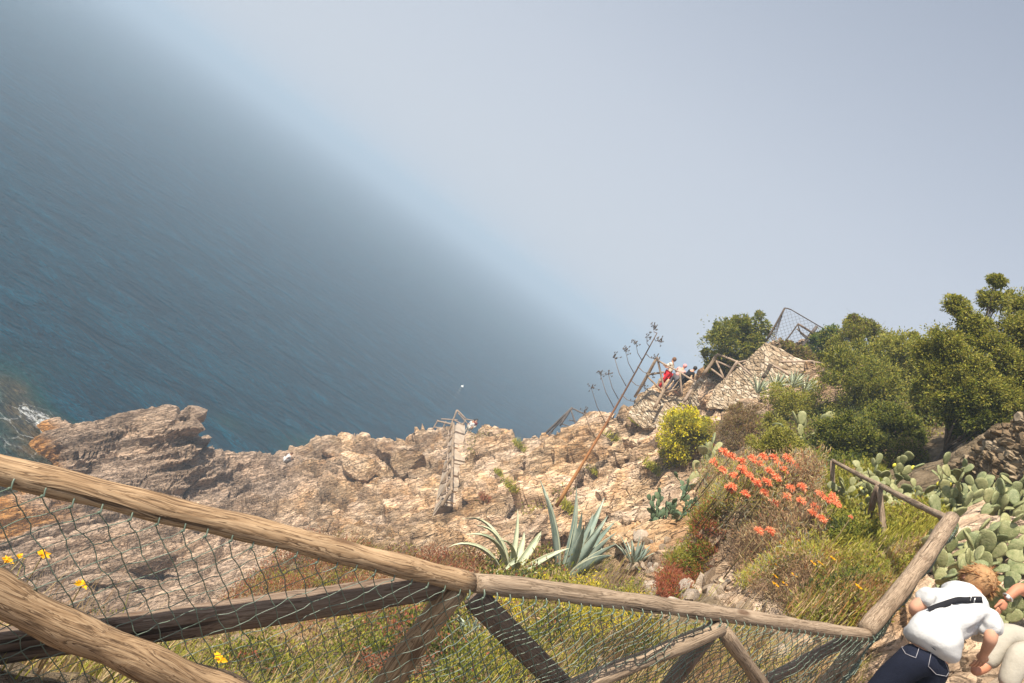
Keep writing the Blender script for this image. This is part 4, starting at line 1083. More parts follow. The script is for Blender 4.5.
bush('bush filling the gap left of the right hand tree', 935, 372, 19, 24, 16000, .065, [(G_MD, 3), (G_OL, 4), (G_YG, 2)], 37, (1, 1, 1), k=100, clump=.22)
bush('dark drooping bush in front of the trunk of the right hand tree', 972, 414, 15.5, 26, 20000, .055, [(G_DK, 4), (G_MD, 4), (G_OL, 1.5)], 38, (1.3, 1, .9), k=110, clump=.24, fixed=True)
# tree on the right
def tree(label, px, py, d, lobes, n, leaf, pal, seed, trunk_px, r=.14):
    c, b_ = at_ground(px, py, d); k = d / FPX; rng = np.random.default_rng(seed); rnd = random.Random(seed)
    g0, _ = at_ground(*trunk_px); gz = Vector((g0.x, g0.y, ground(g0.x, g0.y, g0.z) - .2))
    root = empty('tree', gz); tag(root, label, 'tree')
    blobs = [(tuple(P(px + dx, py + dy, d + dd) - gz), (rp * k, rp * k * 1.0, rp * k * .62)) for dx, dy, dd, rp in lobes]
    C, D = crown_points(blobs, n, rng, .25, .30, 44 * len(blobs))
    nl = n // 4; wh = rng.integers(0, len(blobs), nl); dd_ = rand_dirs(nl, rng)
    C3 = np.array([b_[0] for b_ in blobs])[wh] + dd_ * np.array([b_[1] for b_ in blobs])[wh] * np.minimum(1.28, 1.05 + .5 * vnoise(dd_ * 3 + wh[:, None] * 7.0, seed)[:, None] + .2 * vnoise(dd_ * 8 + wh[:, None] * 7.0, seed)[:, None] - .4 * rng.uniform(0, 1, nl)[:, None] ** 2)
    C = np.concatenate([C, C3]); D = np.concatenate([D, dd_])
    V, Fc = leaves_np(C, D, leaf, .45, rng, up=.25)
    link('crown', np_mesh('crown', V, Fc, MAT_LEAF, False, colors=pick_cols(len(C), pal, rng, 4)), root)
    mb = MB()
    fork = Vector((0, 0, .9)); mb.tube([(0, 0, -.2), (.05, .02, .4), fork], [r * 1.0, r * .8, r * .6], 10, lump=.06)
    for cc, rr_ in blobs:
        e = Vector(cc); mid = fork.lerp(e, .5) + Vector((rnd.uniform(-.2, .2), rnd.uniform(-.2, .2), .15))
        mb.tube([fork, fork.lerp(mid, .6), mid, e], [r * .32, r * .25, r * .18, r * .08], 7)
        for q_ in range(7):
            dv = Vector(rand_dirs(1, rng)[0]); e2 = e + Vector((dv.x * rr_[0], dv.y * rr_[1], abs(dv.z) * rr_[2] * 1.25)); s0 = mid.lerp(e, rnd.uniform(.2, 1))
            mb.tube([s0, s0.lerp(e2, .5) + Vector((0, 0, .08)), e2], [r * .10, r * .07, r * .03], 5)
    mb.build('trunk', MAT_BARK, root); return root
tree('tall leafy tree rising against the sky at the right edge', 985, 345, 16, [(-5, -5, 0, 26), (-38, -2, 0, 22), (-28, -38, .3, 14), (8, -45, .4, 15), (12, -64, .4, 8), (35, -12, 0, 28), (-15, 25, -.4, 26), (25, 20, -.4, 24), (35, -40, .5, 18), (-48, 30, 0, 20), (50, 5, .5, 24), (-12, -22, 0, 16), (-30, 55, -.3, 26), (0, 48, -.6, 26), (28, 50, -.6, 24), (-55, 10, .3, 20), (45, 35, -.5, 26), (55, -30, .6, 24)], 95000, .06, [(G_DK, 1), (G_MD, 3), (G_OL, 4), (G_YG, 3)], 33, (985, 400, 16), .11)
bush('narrow leaved shrub overhanging the stony bank at the right edge', 1008, 398, 13, 27, 13000, .11, [(G_DK, 2), (G_MD, 3), (G_OL, 3), (G_LT, 1.6)], 34, (1.1, 1, .9), aspect=.16, k=60, clump=.4, extra=[(-14, 26, -.2, 13), (16, 5, 0, 22)])

# low plants on the cliff
def tuft(label, px, py, n, h, pal, seed, w=.03, spread=.3):
    loc, nor = hit(px, py)
    if loc is None: return
    rng = np.random.default_rng(seed)
    B = np.stack([rng.normal(size=n) * spread * .5, rng.normal(size=n) * spread * .5, np.full(n, -.05)], 1)
    V, Fc, k2 = blades_np(B, h * rng.uniform(.5, 1.2, n), np.full(n, w), .9, rng)
    o = link('weed_tuft', np_mesh('weed_tuft', V, Fc, MAT_GRASS, False, colors=pick_cols(n, pal, rng, k2))); o.location = loc
    return tag(o, label, 'plant', 'weed tufts growing on the cliff')
for k, (x, y, lab, s_) in enumerate([(520, 447, 'green tuft on the ridge left of the dark sea-edge railing', 1.2), (512, 488, 'tuft of weeds below the ridge between the stepped path and the stalk', 1.0), (500, 474, 'small tuft just right of the zigzag stair railing', .8),
        (615, 441, 'green tuft on the pale rock right of the dry flower stalk', 1.1), (597, 474, 'tuft beside the middle of the leaning flower stalk', .8), (638, 424, 'dark tuft at the foot of the stone terrace wall', 1.2),
        (655, 471, 'yellowish low plant on the rock under the yellow bush', 1.0), (568, 509, 'tuft at the root of the leaning flower stalk', .9), (486, 500, 'reddish weed right of the bottom of the stepped path', .8)]):
    tuft(lab, x, y, 260, .45 * s_, LIGHT if k != 8 else [(RED, 3), (DRY, 2)], 60 + k, .05, .55 * s_)

# ------------------------------------------------------------------ agaves
def gpos(px, py, dz=0.0, d=None):
    loc, nor = hit(px, py)
    return (loc + Vector((0, 0, dz))) if loc is not None else P(px, py, d or 20)
agave('large blue grey agave with upright leaves behind the middle of the log rail', P(560, 586, 18.0), 2.45, .28, 19, 3, MAT_AGAVE, (50, 87), (.02, .45))
agave('pale agave with drooping kinked leaves left of the large blue agave', P(506, 584, 17.2), 2.2, .20, 21, 9, MAT_AGAVE_Y, (28, 72), (.2, .9), kinked=.4)
agave('small spiky agave right of the large blue agave', gpos(633, 566, 0, 18), .62, .075, 30, 5, MAT_AGAVE, (15, 85), (.0, .2))
for k, (x, y, lab) in enumerate([(757, 383, 'striped agave at the left end of the row by the stone steps'), (775, 379, 'second striped agave from the left by the stone steps'), (792, 377, 'third striped agave from the left by the stone steps'), (804, 382, 'striped agave at the right end of the row by the stone steps')]):
    c = P(x, y + 10, 28 + k * .3)
    agave(lab, c, .85, .08, 22, 30 + k, MAT_AGAVE_Y, (30, 85), (.0, .35), 'striped agaves by the stone steps')
agave('young agave rosette under the log rail by the post', gpos(470, 640, 0, 10), .38, .06, 16, 41, MAT_AGAVE, (15, 80), (.1, .5))
# dry flower stalk
sb, stp = P(562, 497, 24.5), P(657, 333, 24.0)
stalk = empty('agave_flower_stalk', sb); tag(stalk, 'tall leaning dried agave flower stalk with withered seed clusters', 'plant')
mS = NT('stalk_wood'); pz = mS.coord('Object'); sx_ = mS.new('ShaderNodeSeparateXYZ'); mS.link(pz, sx_.inputs[0])
cS = mS.ramp(mS.math('DIVIDE', sx_.outputs[2], 5.2), [(0.0, (.46, .23, .09)), (.45, (.42, .19, .08)), (.7, (.20, .11, .07)), (1, (.12, .08, .06))])
mS.bsdf(mS.mix(.6, cS, mS.ramp(mS.noise(pz, 9, 4, .7).outputs[0], [(.3, (.6, .6, .6)), (.7, (1.2, 1.2, 1.2))]), 'MULTIPLY'), .8)
mb = MB(); dv = stp - sb
mb.tube([dv * t + Vector((math.sin(t * 3.1) * .05, 0, 0)) for t in np.linspace(-.06, 1, 14)], [.062 - .048 * t for t in np.linspace(0, 1, 14)], 8, lump=.05)
mb.build('stalk', mS.m, stalk)
rnd = random.Random(4); sideL, sideR = Vector((-.86, 0, .2)), Vector((.7, 0, .5))
side_t = [(.36, -1, 1.0), (.40, 1, .55), (.46, -1, 1.25), (.5, 1, .5), (.55, -1, 1.1), (.60, -1, .9), (.63, 1, .55), (.68, -1, .95), (.72, 1, .6), (.76, -1, .8), (.80, 1, .5), (.84, -1, .6), (.88, 1, .45), (.92, -1, .35), (.97, 1, .25), (1.0, -1, .15)]
for (t, sg, L) in side_t:
    p0 = dv * t; yy = rnd.uniform(-.5, .5)
    e = p0 + Vector((sg * L * .85, yy, (.55 if sg < 0 else .1) * L * (1 if sg < 0 else 1)))
    mb = MB(); mb.tube([p0, p0.lerp(e, .5) + Vector((0, 0, -.06)), e], [.013, .010, .007], 4)
    br = mb.build('branch', MAT_BEAM, stalk)
    mb = MB()
    for q_ in range(rnd.randint(9, 16)):
        c = Vector((rnd.gauss(0, .07), rnd.gauss(0, .07), rnd.gauss(.03, .06))) + e
        mb.tube([e, c], .004, 3, False); mb.ell(c, .018, .018, .034, 5, 4)
    mb.build('seed_pods', MAT_DARKWOOD, br)

# ------------------------------------------------------------------ orange flowers
MAT_STALK = plain_mat('flower_stalk', (.16, .12, .05), .7, .3, 10)
def flower(px, py, d, seed, label, size=.075):
    rng = np.random.default_rng(seed); rnd = random.Random(seed)
    h_ = hit(px - 23, py + 33)[0]
    if h_ is not None: d = min(max((h_ - CAM).dot(FW) * .96, d * .8), d * 1.04)
    size *= d / 12.5
    top = P(px, py, d); gz = ground(top.x, top.y, top.z - .6)
    L = min(max(top.z - gz, .3), .75); base = top - Vector((0, 0, L)) 
    root = empty('orange_flower', base); tag(root, label, 'flower', 'orange aloe flowers on the terrace')
    t = Vector((0, 0, L)); mb = MB()
    mb.tube([(rnd.uniform(-.06, .06), rnd.uniform(-.06, .06), -.1), (rnd.uniform(-.03, .03), 0, L * .5), t], [.011, .009, .006], 5)
    mb.build('stalk', MAT_STALK, root)
    n = 200; dirs = rand_dirs(n, rng); dirs[:, 2] = np.abs(dirs[:, 2]) * .9 - .15
    C = np.array(t) + dirs * size * rng.uniform(.35, .8, n)[:, None]
    V, Fc = leaves_np(C, dirs * .6, size * .62, .30, rng, up=-.35, jit=.35)
    link('flower_head', np_mesh('flower_head', V, Fc, MAT_PETAL, False, colors=pick_cols(n, [((.85, .22, .10), 4), ((.90, .33, .16), 4), ((.92, .46, .26), 3)], rng, 4)), root)
    return root
FL = [(724, 452, 12.8), (731, 456, 12.9), (741, 461, 13), (714, 463, 13), (743, 469, 12.6), (763, 457, 13.2), (761, 465, 12.8), (774, 458, 13), (779, 465, 12.7), (791, 462, 13), (796, 466, 12.8), (777, 478, 12), (767, 482, 12.1), (757, 483, 12.2), (734, 476, 12.5), (732, 487, 12.2), (729, 489, 12.3), (802, 487, 11.5),
      (787, 497, 11.3), (801, 501, 11), (774, 503, 11.4), (820, 494, 11), (827, 500, 10.9), (833, 497, 10.9), (837, 504, 10.8), (815, 507, 10.7), (813, 513, 10.6), (822, 519, 10.6), (759, 531, 10.6), (770, 531, 10.5), (851, 517, 10.6)]
FL += [(x_ + .4, y_, 12.2) for x_, y_ in [(752, 459), (784, 470), (769, 471), (749, 476), (741, 470), (787, 458), (722, 470), (764, 493), (745, 494), (790, 488)]]
LB = {13: 'small coral flower head at the far left of the flower bed', 30: 'lone small orange flower in the grass below the thin fence', 28: 'the left of the two low coral flower heads near the bank edge', 29: 'the right of the two low coral flower heads near the bank edge'}
ORD = ['first', 'second', 'third', 'fourth', 'fifth', 'sixth', 'seventh', 'eighth', 'ninth', 'tenth', 'eleventh', 'twelfth', 'thirteenth', 'fourteenth', 'fifteenth', 'sixteenth', 'seventeenth', 'eighteenth', 'nineteenth', 'twentieth', 'twenty-first', 'twenty-second', 'twenty-third', 'twenty-fourth', 'twenty-fifth', 'twenty-sixth', 'twenty-seventh', 'twenty-eighth']
up_ = sorted([k for k in list(range(18)) + list(range(31, 41)) if k != 3], key=lambda k: FL[k][0]); lo_ = sorted([k for k in range(18, 31) if k not in (28, 29, 30)], key=lambda k: FL[k][0])
for i, (x, y, d) in enumerate(FL):
    r0 = 'coral orange flower cluster on a tall stalk in front of the olive shrub' if i < 18 else 'coral orange flower cluster standing in the lower terrace grass'
    if i in up_: r0 = 'coral flower cluster before the olive shrub, %s from the left in the upper group' % ORD[up_.index(i)]
    if i in lo_: r0 = 'coral flower cluster in the terrace grass, %s from the left in the lower group' % ORD[lo_.index(i)]
    if i == 3: r0 = 'coral flower head at the far left of the flower bed'
    elif i in (28, 29, 30): r0 = LB[i]
    fl_ = flower(x, y, d, 300 + i, r0, .080 if i != 30 else .04)
    fl_['group'] = 'coral flowers in front of the olive shrub' if (i < 18 or i > 30) else 'coral flowers in the lower terrace grass'
# yellow daisies near the fence and on the terrace
def daisy(px, py, d, label, L=.35, size=.022, seed=0, group='yellow daisies by the fence'):
    rng = np.random.default_rng(seed); top = P(px, py, d); root = empty('yellow_daisy', top - Vector((0, 0, L))); tag(root, label, 'flower', group)
    mb = MB(); mb.tube([(rng.uniform(-.05, .05), 0, 0), (.01, 0, L * .6), (0, 0, L)], .0028, 5); mb.build('stem', MAT_STALK, root)
    mb = MB(); V = []; n = 14
    C = np.tile([[0, 0, L]], (n, 1)); an = np.arange(n) / n * 2 * np.pi
    D = np.stack([np.cos(an), np.sin(an), np.full(n, .25)], 1)
    V, Fc = leaves_np(C, D, size * 1.2, .55, rng, up=0, jit=.05)
    hd = link('petals', np_mesh('petals', V, Fc, MAT_PETAL, False, colors=pick_cols(n, [((.85, .48, .02), 1)], rng, 4)), root)
    mb.ell((0, 0, L + .002), size * .38, size * .38, size * .2, 8, 5); mb.build('flower_centre', plain_mat('daisy_centre', (.7, .33, .01), .8), root)
    return root
daisy(7, 560, 3.0, 'yellow daisy at the far left edge behind the netting', .5, .022, 1)
daisy(19, 557, 3.1, 'small yellow daisy right beside the one at the left edge', .5, .018, 2)
daisy(43, 555, 3.1, 'orange yellow daisy above the thick lower log', .5, .024, 3)
daisy(82, 585, 3.0, 'yellow daisy in front of the dark rock crevice', .45, .024, 4)
daisy(220, 659, 3.4, 'yellow daisy in the grass right of the thick lower log', .45, .026, 5)
rnd = random.Random(12)
for i in range(16):
    x, y = rnd.uniform(770, 860), rnd.uniform(515, 600)
    p = hit(x, y)[0]
    if p is None: continue
    dd = (p - CAM).dot(FW)
    daisy(x, y - 8, dd * .97, 'tiny yellow daisy in the terrace grass', .3, .036, 20 + i, 'tiny yellow daisies in the terrace grass')

# ------------------------------------------------------------------ prickly pears
def pear(label, px, py, d, n, size, spread, height, seed, mat=None, fruit=0, lift=0):
    c = P(px, py, d); gz = ground(c.x, c.y, c.z - .5)
    return prickly_pear(label, Vector((c.x, c.y, max(gz, c.z - height * .55) + lift)), n, size, spread, height, seed, mat, fruit=fruit)
pear('large sprawling prickly pear clump behind the thin fence', 915, 492, 12.6, 100, .205, (.68, .45), .95, 51, fruit=10)
pear('prickly pear clump at the upper left next to the post of the thin fence', 893, 478, 13.4, 80, .20, (.5, .4), .85, 62)
pear('tall prickly pear clump right of the sprawling one against the stony bank', 950, 478, 12.9, 100, .205, (.62, .42), .95, 60, fruit=5)
pear('prickly pear clump on the slope between the two larger clumps', 968, 508, 11.0, 80, .20, (.60, .4), .7, 59)
pear('prickly pear clump under the left part of the thin fence rail', 900, 512, 11.6, 60, .20, (.55, .3), .55, 58)
pear('big padded prickly pear behind the woman in white', 985, 550, 8.6, 80, .22, (.50, .36), .75, 52)
pear('prickly pear clump at the foot of the stony bank near the right edge', 1005, 515, 9.8, 80, .22, (.5, .4), .7, 63)
pear('big padded prickly pear at the right edge above the crouching visitor', 1020, 560, 7.8, 80, .23, (.45, .36), .85, 61)
pear('prickly pear with pale pads at the stone steps beside the brown bush', 762, 398, 22, 16, .46, (.42, .4), .95, 53)
pear('prickly pear with pale pads hanging out of the big bush', 805, 428, 19.5, 16, .40, (.38, .35), .8, 54)
pear('dark green prickly pear in the gully below the yellow bush', 680, 500, 17.6, 70, .17, (.42, .5), .6, 55, MAT_PADD)
pear('dark low prickly pear at the bottom of the gully near the small agave', 664, 532, 16.6, 50, .16, (.38, .4), .5, 56, MAT_PADD)
pear('single upright prickly pear on the steps above the yellow bush', 722, 405, 28, 4, .42, (.15, .15), .4, 57)
# ------------------------------------------------------------------ stone walls
mw = NT('dry_stone'); pz = mw.new('ShaderNodeNewGeometry').outputs['Position']
pj = mw.mix(.08, pz, mw.noise(pz, 2.0, 3, .6).outputs['Color'], 'ADD')
mpw = mw.new('ShaderNodeMapping'); mpw.inputs['Scale'].default_value = (3.0, 3.0, 6.0); mw.link(pj, mpw.inputs[0])
vr = mw.new('ShaderNodeTexVoronoi', feature='F1'); vr.inputs['Scale'].default_value = 1; mw.link(mpw.outputs[0], vr.inputs['Vector'])
ve = mw.new('ShaderNodeTexVoronoi', feature='DISTANCE_TO_EDGE'); ve.inputs['Scale'].default_value = 1; mw.link(mpw.outputs[0], ve.inputs['Vector'])
sepc = mw.new('ShaderNodeSeparateColor'); mw.link(vr.outputs['Color'], sepc.inputs[0])
cw = mw.ramp(sepc.outputs[0], [(0, (.26, .19, .12)), (.35, (.40, .30, .20)), (.7, (.52, .42, .30)), (1, (.60, .51, .40))])
cw = mw.mix(mw.ramp(ve.outputs[0], [(0, (1, 1, 1)), (.10, (0, 0, 0))]), cw, (.32, .25, .17))
cw = mw.mix(.8, cw, mw.ramp(mw.noise(pz, 9, 5, .7).outputs[0], [(.3, (.6, .58, .56)), (.7, (1.2, 1.2, 1.2))]), 'MULTIPLY')
hw = mw.math('ADD', mw.math('MULTIPLY', mw.ramp(ve.outputs[0], [(0, (0, 0, 0)), (.2, (1, 1, 1))]), 1.0), mw.math('MULTIPLY', sepc.outputs[1], .5))
wob = mw.new('ShaderNodeObjectInfo'); mw.bsdf(mw.mix(1.0, cw, wob.outputs['Color'], 'MULTIPLY'), .9, mw.bump(hw, 1.0, .06), .2)
def stone_wall(label, top, bot, thick=.45, nu=60, nv=26, amp=.10, seed=1, mat=None, scale=(3, 3, 6)):
    """top/bot: lists of (px,py,d) polylines; closed solid with an uneven stone face"""
    T = [P(*a) for a in top]; B = [P(*a) for a in bot]
    def samp(L, t):
        k = t * (len(L) - 1); i = min(int(k), len(L) - 2); return L[i].lerp(L[i + 1], k - i)
    n = (T[-1] - T[0]).cross(Vector((0, 0, 1))).normalized()
    if (CAM - T[0]).dot(n) < 0: n = -n
    fr = np.array([[tuple(samp(T, i / nu).lerp(samp(B, i / nu), j / nv)) for i in range(nu + 1)] for j in range(nv + 1)]).reshape(-1, 3)
    f_, c_, id_, tl_ = worley(fr * np.array(scale), seed)
    edge = np.ones((nv + 1, nu + 1)); edge[0] = edge[-1] = .4; edge = edge.ravel()
    dsp = amp * (sstep(0, .25, c_) * .6 + id_ * .7 + .2 * vnoise(fr * 7, seed)) * edge
    frd = fr + np.array(n) * dsp[:, None]; frd[:, 2] += (vnoise(fr * 3.1, seed + 2) * amp * .8) * (np.arange(len(fr)) < (nu + 1))
    bk = fr - np.array(n) * thick
    V = np.concatenate([frd, bk]); o = len(frd); Fc = []
    for j in range(nv):
        for i in range(nu):
            a = j * (nu + 1) + i; Fc.append((a, a + nu + 1, a + nu + 2, a + 1)); Fc.append((o + a, o + a + 1, o + a + nu + 2, o + a + nu + 1))
    for i in range(nu): Fc.append((i, i + 1, o + i + 1, o + i)); b_ = nv * (nu + 1) + i; Fc.append((b_, o + b_, o + b_ + 1, b_ + 1))
    for j in range(nv):
        a = j * (nu + 1); Fc.append((a, o + a, o + a + nu + 1, a + nu + 1)); a += nu; Fc.append((a, a + nu + 1, o + a + nu + 1, o + a))
    org = np.array(tuple(B[0])); w = link('stone_wall', np_mesh('stone_wall', V - org, np.array(Fc), mat or mw.m, False)); w.location = tuple(org)
    return tag(w, label, 'wall')
stone_wall('dry stone terrace wall under the standing visitors', [(639, 398, 42.6), (650, 387, 42.2), (666, 395, 41.6), (686, 398, 40.6), (700, 390, 39.8)], [(628, 416, 42), (642, 428, 41), (662, 428, 40), (684, 420, 39.4), (700, 412, 38.8)], seed=3, amp=.08, scale=(2.6, 2.6, 5))
stone_wall('tall stone wall rising to a point below the netted fence', [(716, 386, 36.8), (742, 364, 36.4), (766, 342, 36.0), (790, 354, 35.4), (818, 368, 34.8)], [(706, 408, 36.0), (738, 410, 35.0), (764, 406, 34.4), (792, 400, 34.0), (818, 392, 33.8)], seed=5, amp=.08, nu=80, scale=(2.6, 2.6, 5))
stone_wall('stone wall beside the black hollow under the round bush', [(692, 385, 39.4), (704, 374, 38.8), (723, 386, 37.6)], [(692, 406, 38.8), (706, 410, 38), (722, 408, 37)], seed=6, amp=.07, nu=40, scale=(2.6, 2.6, 5))
stone_wall('rubble stone bank at the right edge behind the prickly pears', [(948, 480, 13.9), (968, 458, 13.2), (1000, 432, 12.3), (1050, 402, 11.2)], [(948, 500, 13.4), (975, 520, 12.2), (1005, 535, 10.6), (1050, 550, 9.6)], seed=8, amp=.13, nu=110, nv=80, scale=(4, 4, 7)).color = (.62, .58, .52, 1)  # darker tint: brown earth, with the bank's shadow put into the colour

# stepped path to the lookout
mp2 = plain_mat('worn_path_stone', (.42, .34, .26), .9, .35, 1.2, .5, .03)
stp_ = empty('stepped_path', P(450, 500, 48.5)); tag(stp_, 'narrow pale stepped path with zigzag railing running out to the lookout', 'path')
ys = np.linspace(506, 424, 22)
for k in range(len(ys) - 1):
    w0, w1 = 12 - 8 * k / 21, 12 - 8 * (k + 1) / 21
    xc = [453 + (505 - y_) / 81 * 8 for y_ in (ys[k], ys[k + 1])]; zt = 15.5 + .10 * math.sin(k * 1.7)
    V = [Pz(xc[0] - w0, ys[k] - 1, zt), Pz(xc[0] + w0, ys[k] + 2, zt), Pz(xc[1] + w1, ys[k + 1] + 2, zt), Pz(xc[1] - w1, ys[k + 1] - 1, zt)]
    V = V + [v - Vector((0, 0, .9)) for v in V]
    mb = MB(); mb.add((V, [(0, 1, 2, 3), (4, 7, 6, 5), (0, 4, 5, 1), (1, 5, 6, 2), (2, 6, 7, 3), (3, 7, 4, 0)]))
    buildw(mb, 'step', mp2, stp_, False)

# ------------------------------------------------------------------ loose stones and boulders
MAT_STONE = NT('loose_stone'); pz = MAT_STONE.coord('Object'); oi = MAT_STONE.new('ShaderNodeObjectInfo')
cw = MAT_STONE.ramp(oi.outputs['Random'], [(0, (.30, .22, .15)), (.4, (.48, .38, .28)), (.75, (.60, .50, .40)), (1, (.36, .31, .27))])
cw = MAT_STONE.mix(.8, cw, MAT_STONE.ramp(MAT_STONE.noise(pz, 5, 6, .75).outputs[0], [(.3, (.55, .52, .5)), (.7, (1.2, 1.2, 1.2))]), 'MULTIPLY')
MAT_STONE.bsdf(cw, .9, MAT_STONE.bump(MAT_STONE.noise(pz, 11, 5, .7).outputs[0], .8, .05), .2); MAT_STONE = MAT_STONE.m
def stone_mesh(seed, mat=None, sub=2):
    bm = bmesh.new(); bmesh.ops.create_icosphere(bm, subdivisions=sub, radius=1); rng = np.random.default_rng(seed)
    planes = [(Vector(rand_dirs(1, rng)[0]), rng.uniform(.45, .8)) for _ in range(9)]
    for v in bm.verts:
        for n, dd in planes:
            e = v.co.dot(n) - dd
            if e > 0: v.co -= n * e
        v.co *= 1 + rng.normal() * .02
    me = bpy.data.meshes.new('stone'); bm.to_mesh(me); bm.free(); me.materials.append(mat or MAT_STONE); return me
SM = [stone_mesh(i) for i in range(8)]
rnd = random.Random(5)
def stones(poly, n, smin, smax, label, group):
    xs, ys_ = [p[0] for p in poly], [p[1] for p in poly]; c = 0; t = 0
    while c < n and t < n * 20:
        t += 1; x, y = rnd.uniform(min(xs), max(xs)), rnd.uniform(min(ys_), max(ys_))
        if not inpoly(np.array([x]), np.array([y]), poly)[0]: continue
        loc, nor = hit(x, y)
        if loc is None: continue
        s_ = smin + (smax - smin) * rnd.random() ** 2.2
        o = bpy.data.objects.new('rock', SM[rnd.randrange(8)]); COL.objects.link(o)
        o.location = loc + Vector((0, 0, s_ * .2)); o.rotation_euler = (rnd.uniform(0, 6), rnd.uniform(0, 6), rnd.uniform(0, 6)); o.scale = (s_ * rnd.uniform(.8, 1.4), s_, s_ * rnd.uniform(.5, .9))
        tag(o, label, 'rock', group); c += 1
stones([(660, 570), (705, 560), (760, 615), (800, 632), (640, 612)], 60, (.05), .22, 'loose angular stone on the rubble below the flower bank', 'loose stones below the flower bank')
stones([(600, 640), (720, 640), (850, 660), (800, 690), (600, 690)], 26, .04, .14, 'pale stone among the weeds under the right part of the log fence', 'pale stones under the log fence')
stones([(630, 530), (672, 540), (655, 575), (625, 570)], 22, .06, .24, 'stone beside the small blue agave', 'stones beside the small agave')
stones([(200, 590), (300, 550), (440, 570), (380, 620), (240, 660)], 22, .04, .15, 'pale stone lying in the dry reddish weeds', 'stones in the reddish weeds')
def boulder(label, px, py, s, rot, seed, mat=MAT_ROCK, sink=.15):
    loc, nor = hit(px, py)
    if loc is None: return
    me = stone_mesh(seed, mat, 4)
    for nm in ('grey', 'ochre', 'crack', 'soil', 'path'): me.attributes.new(nm, 'FLOAT', 'POINT')
    a_ = me.attributes.new('tone', 'FLOAT', 'POINT'); a_.data.foreach_set('value', np.full(len(me.vertices), rnd.uniform(.3, .8), np.float32))
    if px < 330: me.attributes['grey'].data.foreach_set('value', np.full(len(me.vertices), .8, np.float32))
    o = link('boulder', me); o.scale = s; o.rotation_euler = rot; o.location = loc + Vector((0, 0, s[2] * (1 - sink) - s[2] * .4))
    return tag(o, label, 'boulder')
boulder('square sunlit boulder with a shaded right face on the middle of the slope', 357, 470, (1.9, 1.6, 1.3), (.1, .2, .5), 11)
boulder('upright dark slab of rock above the lower log behind the netting', 150, 572, (1.6, .6, 1.0), (.2, -.5, .7), 12)
boulder('low tilted slab left of the upright dark slab behind the netting', 105, 585, (1.8, .7, .6), (.1, -.3, .6), 13)
boulder('rounded boulder on the ridge above the sea right of the seated person', 330, 452, (1.4, 1.2, 1.0), (.3, .1, .2), 14)
boulder('large block on the slope left of the stepped path', 405, 470, (1.8, 1.4, 1.4), (.2, .3, 1.0), 15)
boulder('ochre boulder beside the lower end of the stepped path', 475, 497, (1.4, 1.2, 1.1), (.3, .1, .4), 16)

# small white float on the water
fb = Pz(462, 387, 0); mb = MB(); mb.ell((0, 0, .12), .32, .32, .28, 12, 8); mb.tube([(0, 0, .3), (0, 0, .62)], .03, 6)
o = mb.build('buoy', plain_mat('white_float', (.85, .85, .83), .4, .05)); o.location = fb; tag(o, 'tiny white float on the open water above the lookout', 'buoy')
# ------------------------------------------------------------------ people
def skin(name, verts, edges, radii, mat, parent, sub=2, root_i=0, mats=None, smooth_only=False):
    me = bpy.data.meshes.new(name); me.from_pydata([tuple(v) for v in verts], edges, [])
    o = bpy.data.objects.new(name, me); COL.objects.link(o)
    sk = o.modifiers.new('s', 'SKIN'); sk.use_smooth_shade = True; sk.branch_smoothing = .6
    for i, v in enumerate(me.skin_vertices[0].data):
        r = radii[i]; v.radius = (r, r) if isinstance(r, (int, float)) else r; v.use_root = (i == root_i)
    ss = o.modifiers.new('b', 'SUBSURF'); ss.levels = sub; ss.render_levels = sub
    dg = bpy.context.evaluated_depsgraph_get(); dg.update()
    m2 = bpy.data.meshes.new_from_object(o.evaluated_get(dg)); m2.materials.clear(); m2.materials.append(mat)
    o.modifiers.clear(); o.data = m2; o.parent = parent; m2.name = name
    for p in m2.polygons: p.use_smooth = True
    return o
SKIN = plain_mat('skin', (.56, .30, .20), .55, .10, 12, .1, .002)
SKIN2 = plain_mat('tanned_skin', (.50, .22, .13), .55, .12, 12, .1, .002)
def cloth(name, col, scale=6): return plain_mat(name, col, .85, .12, scale, .5, .012, .15)
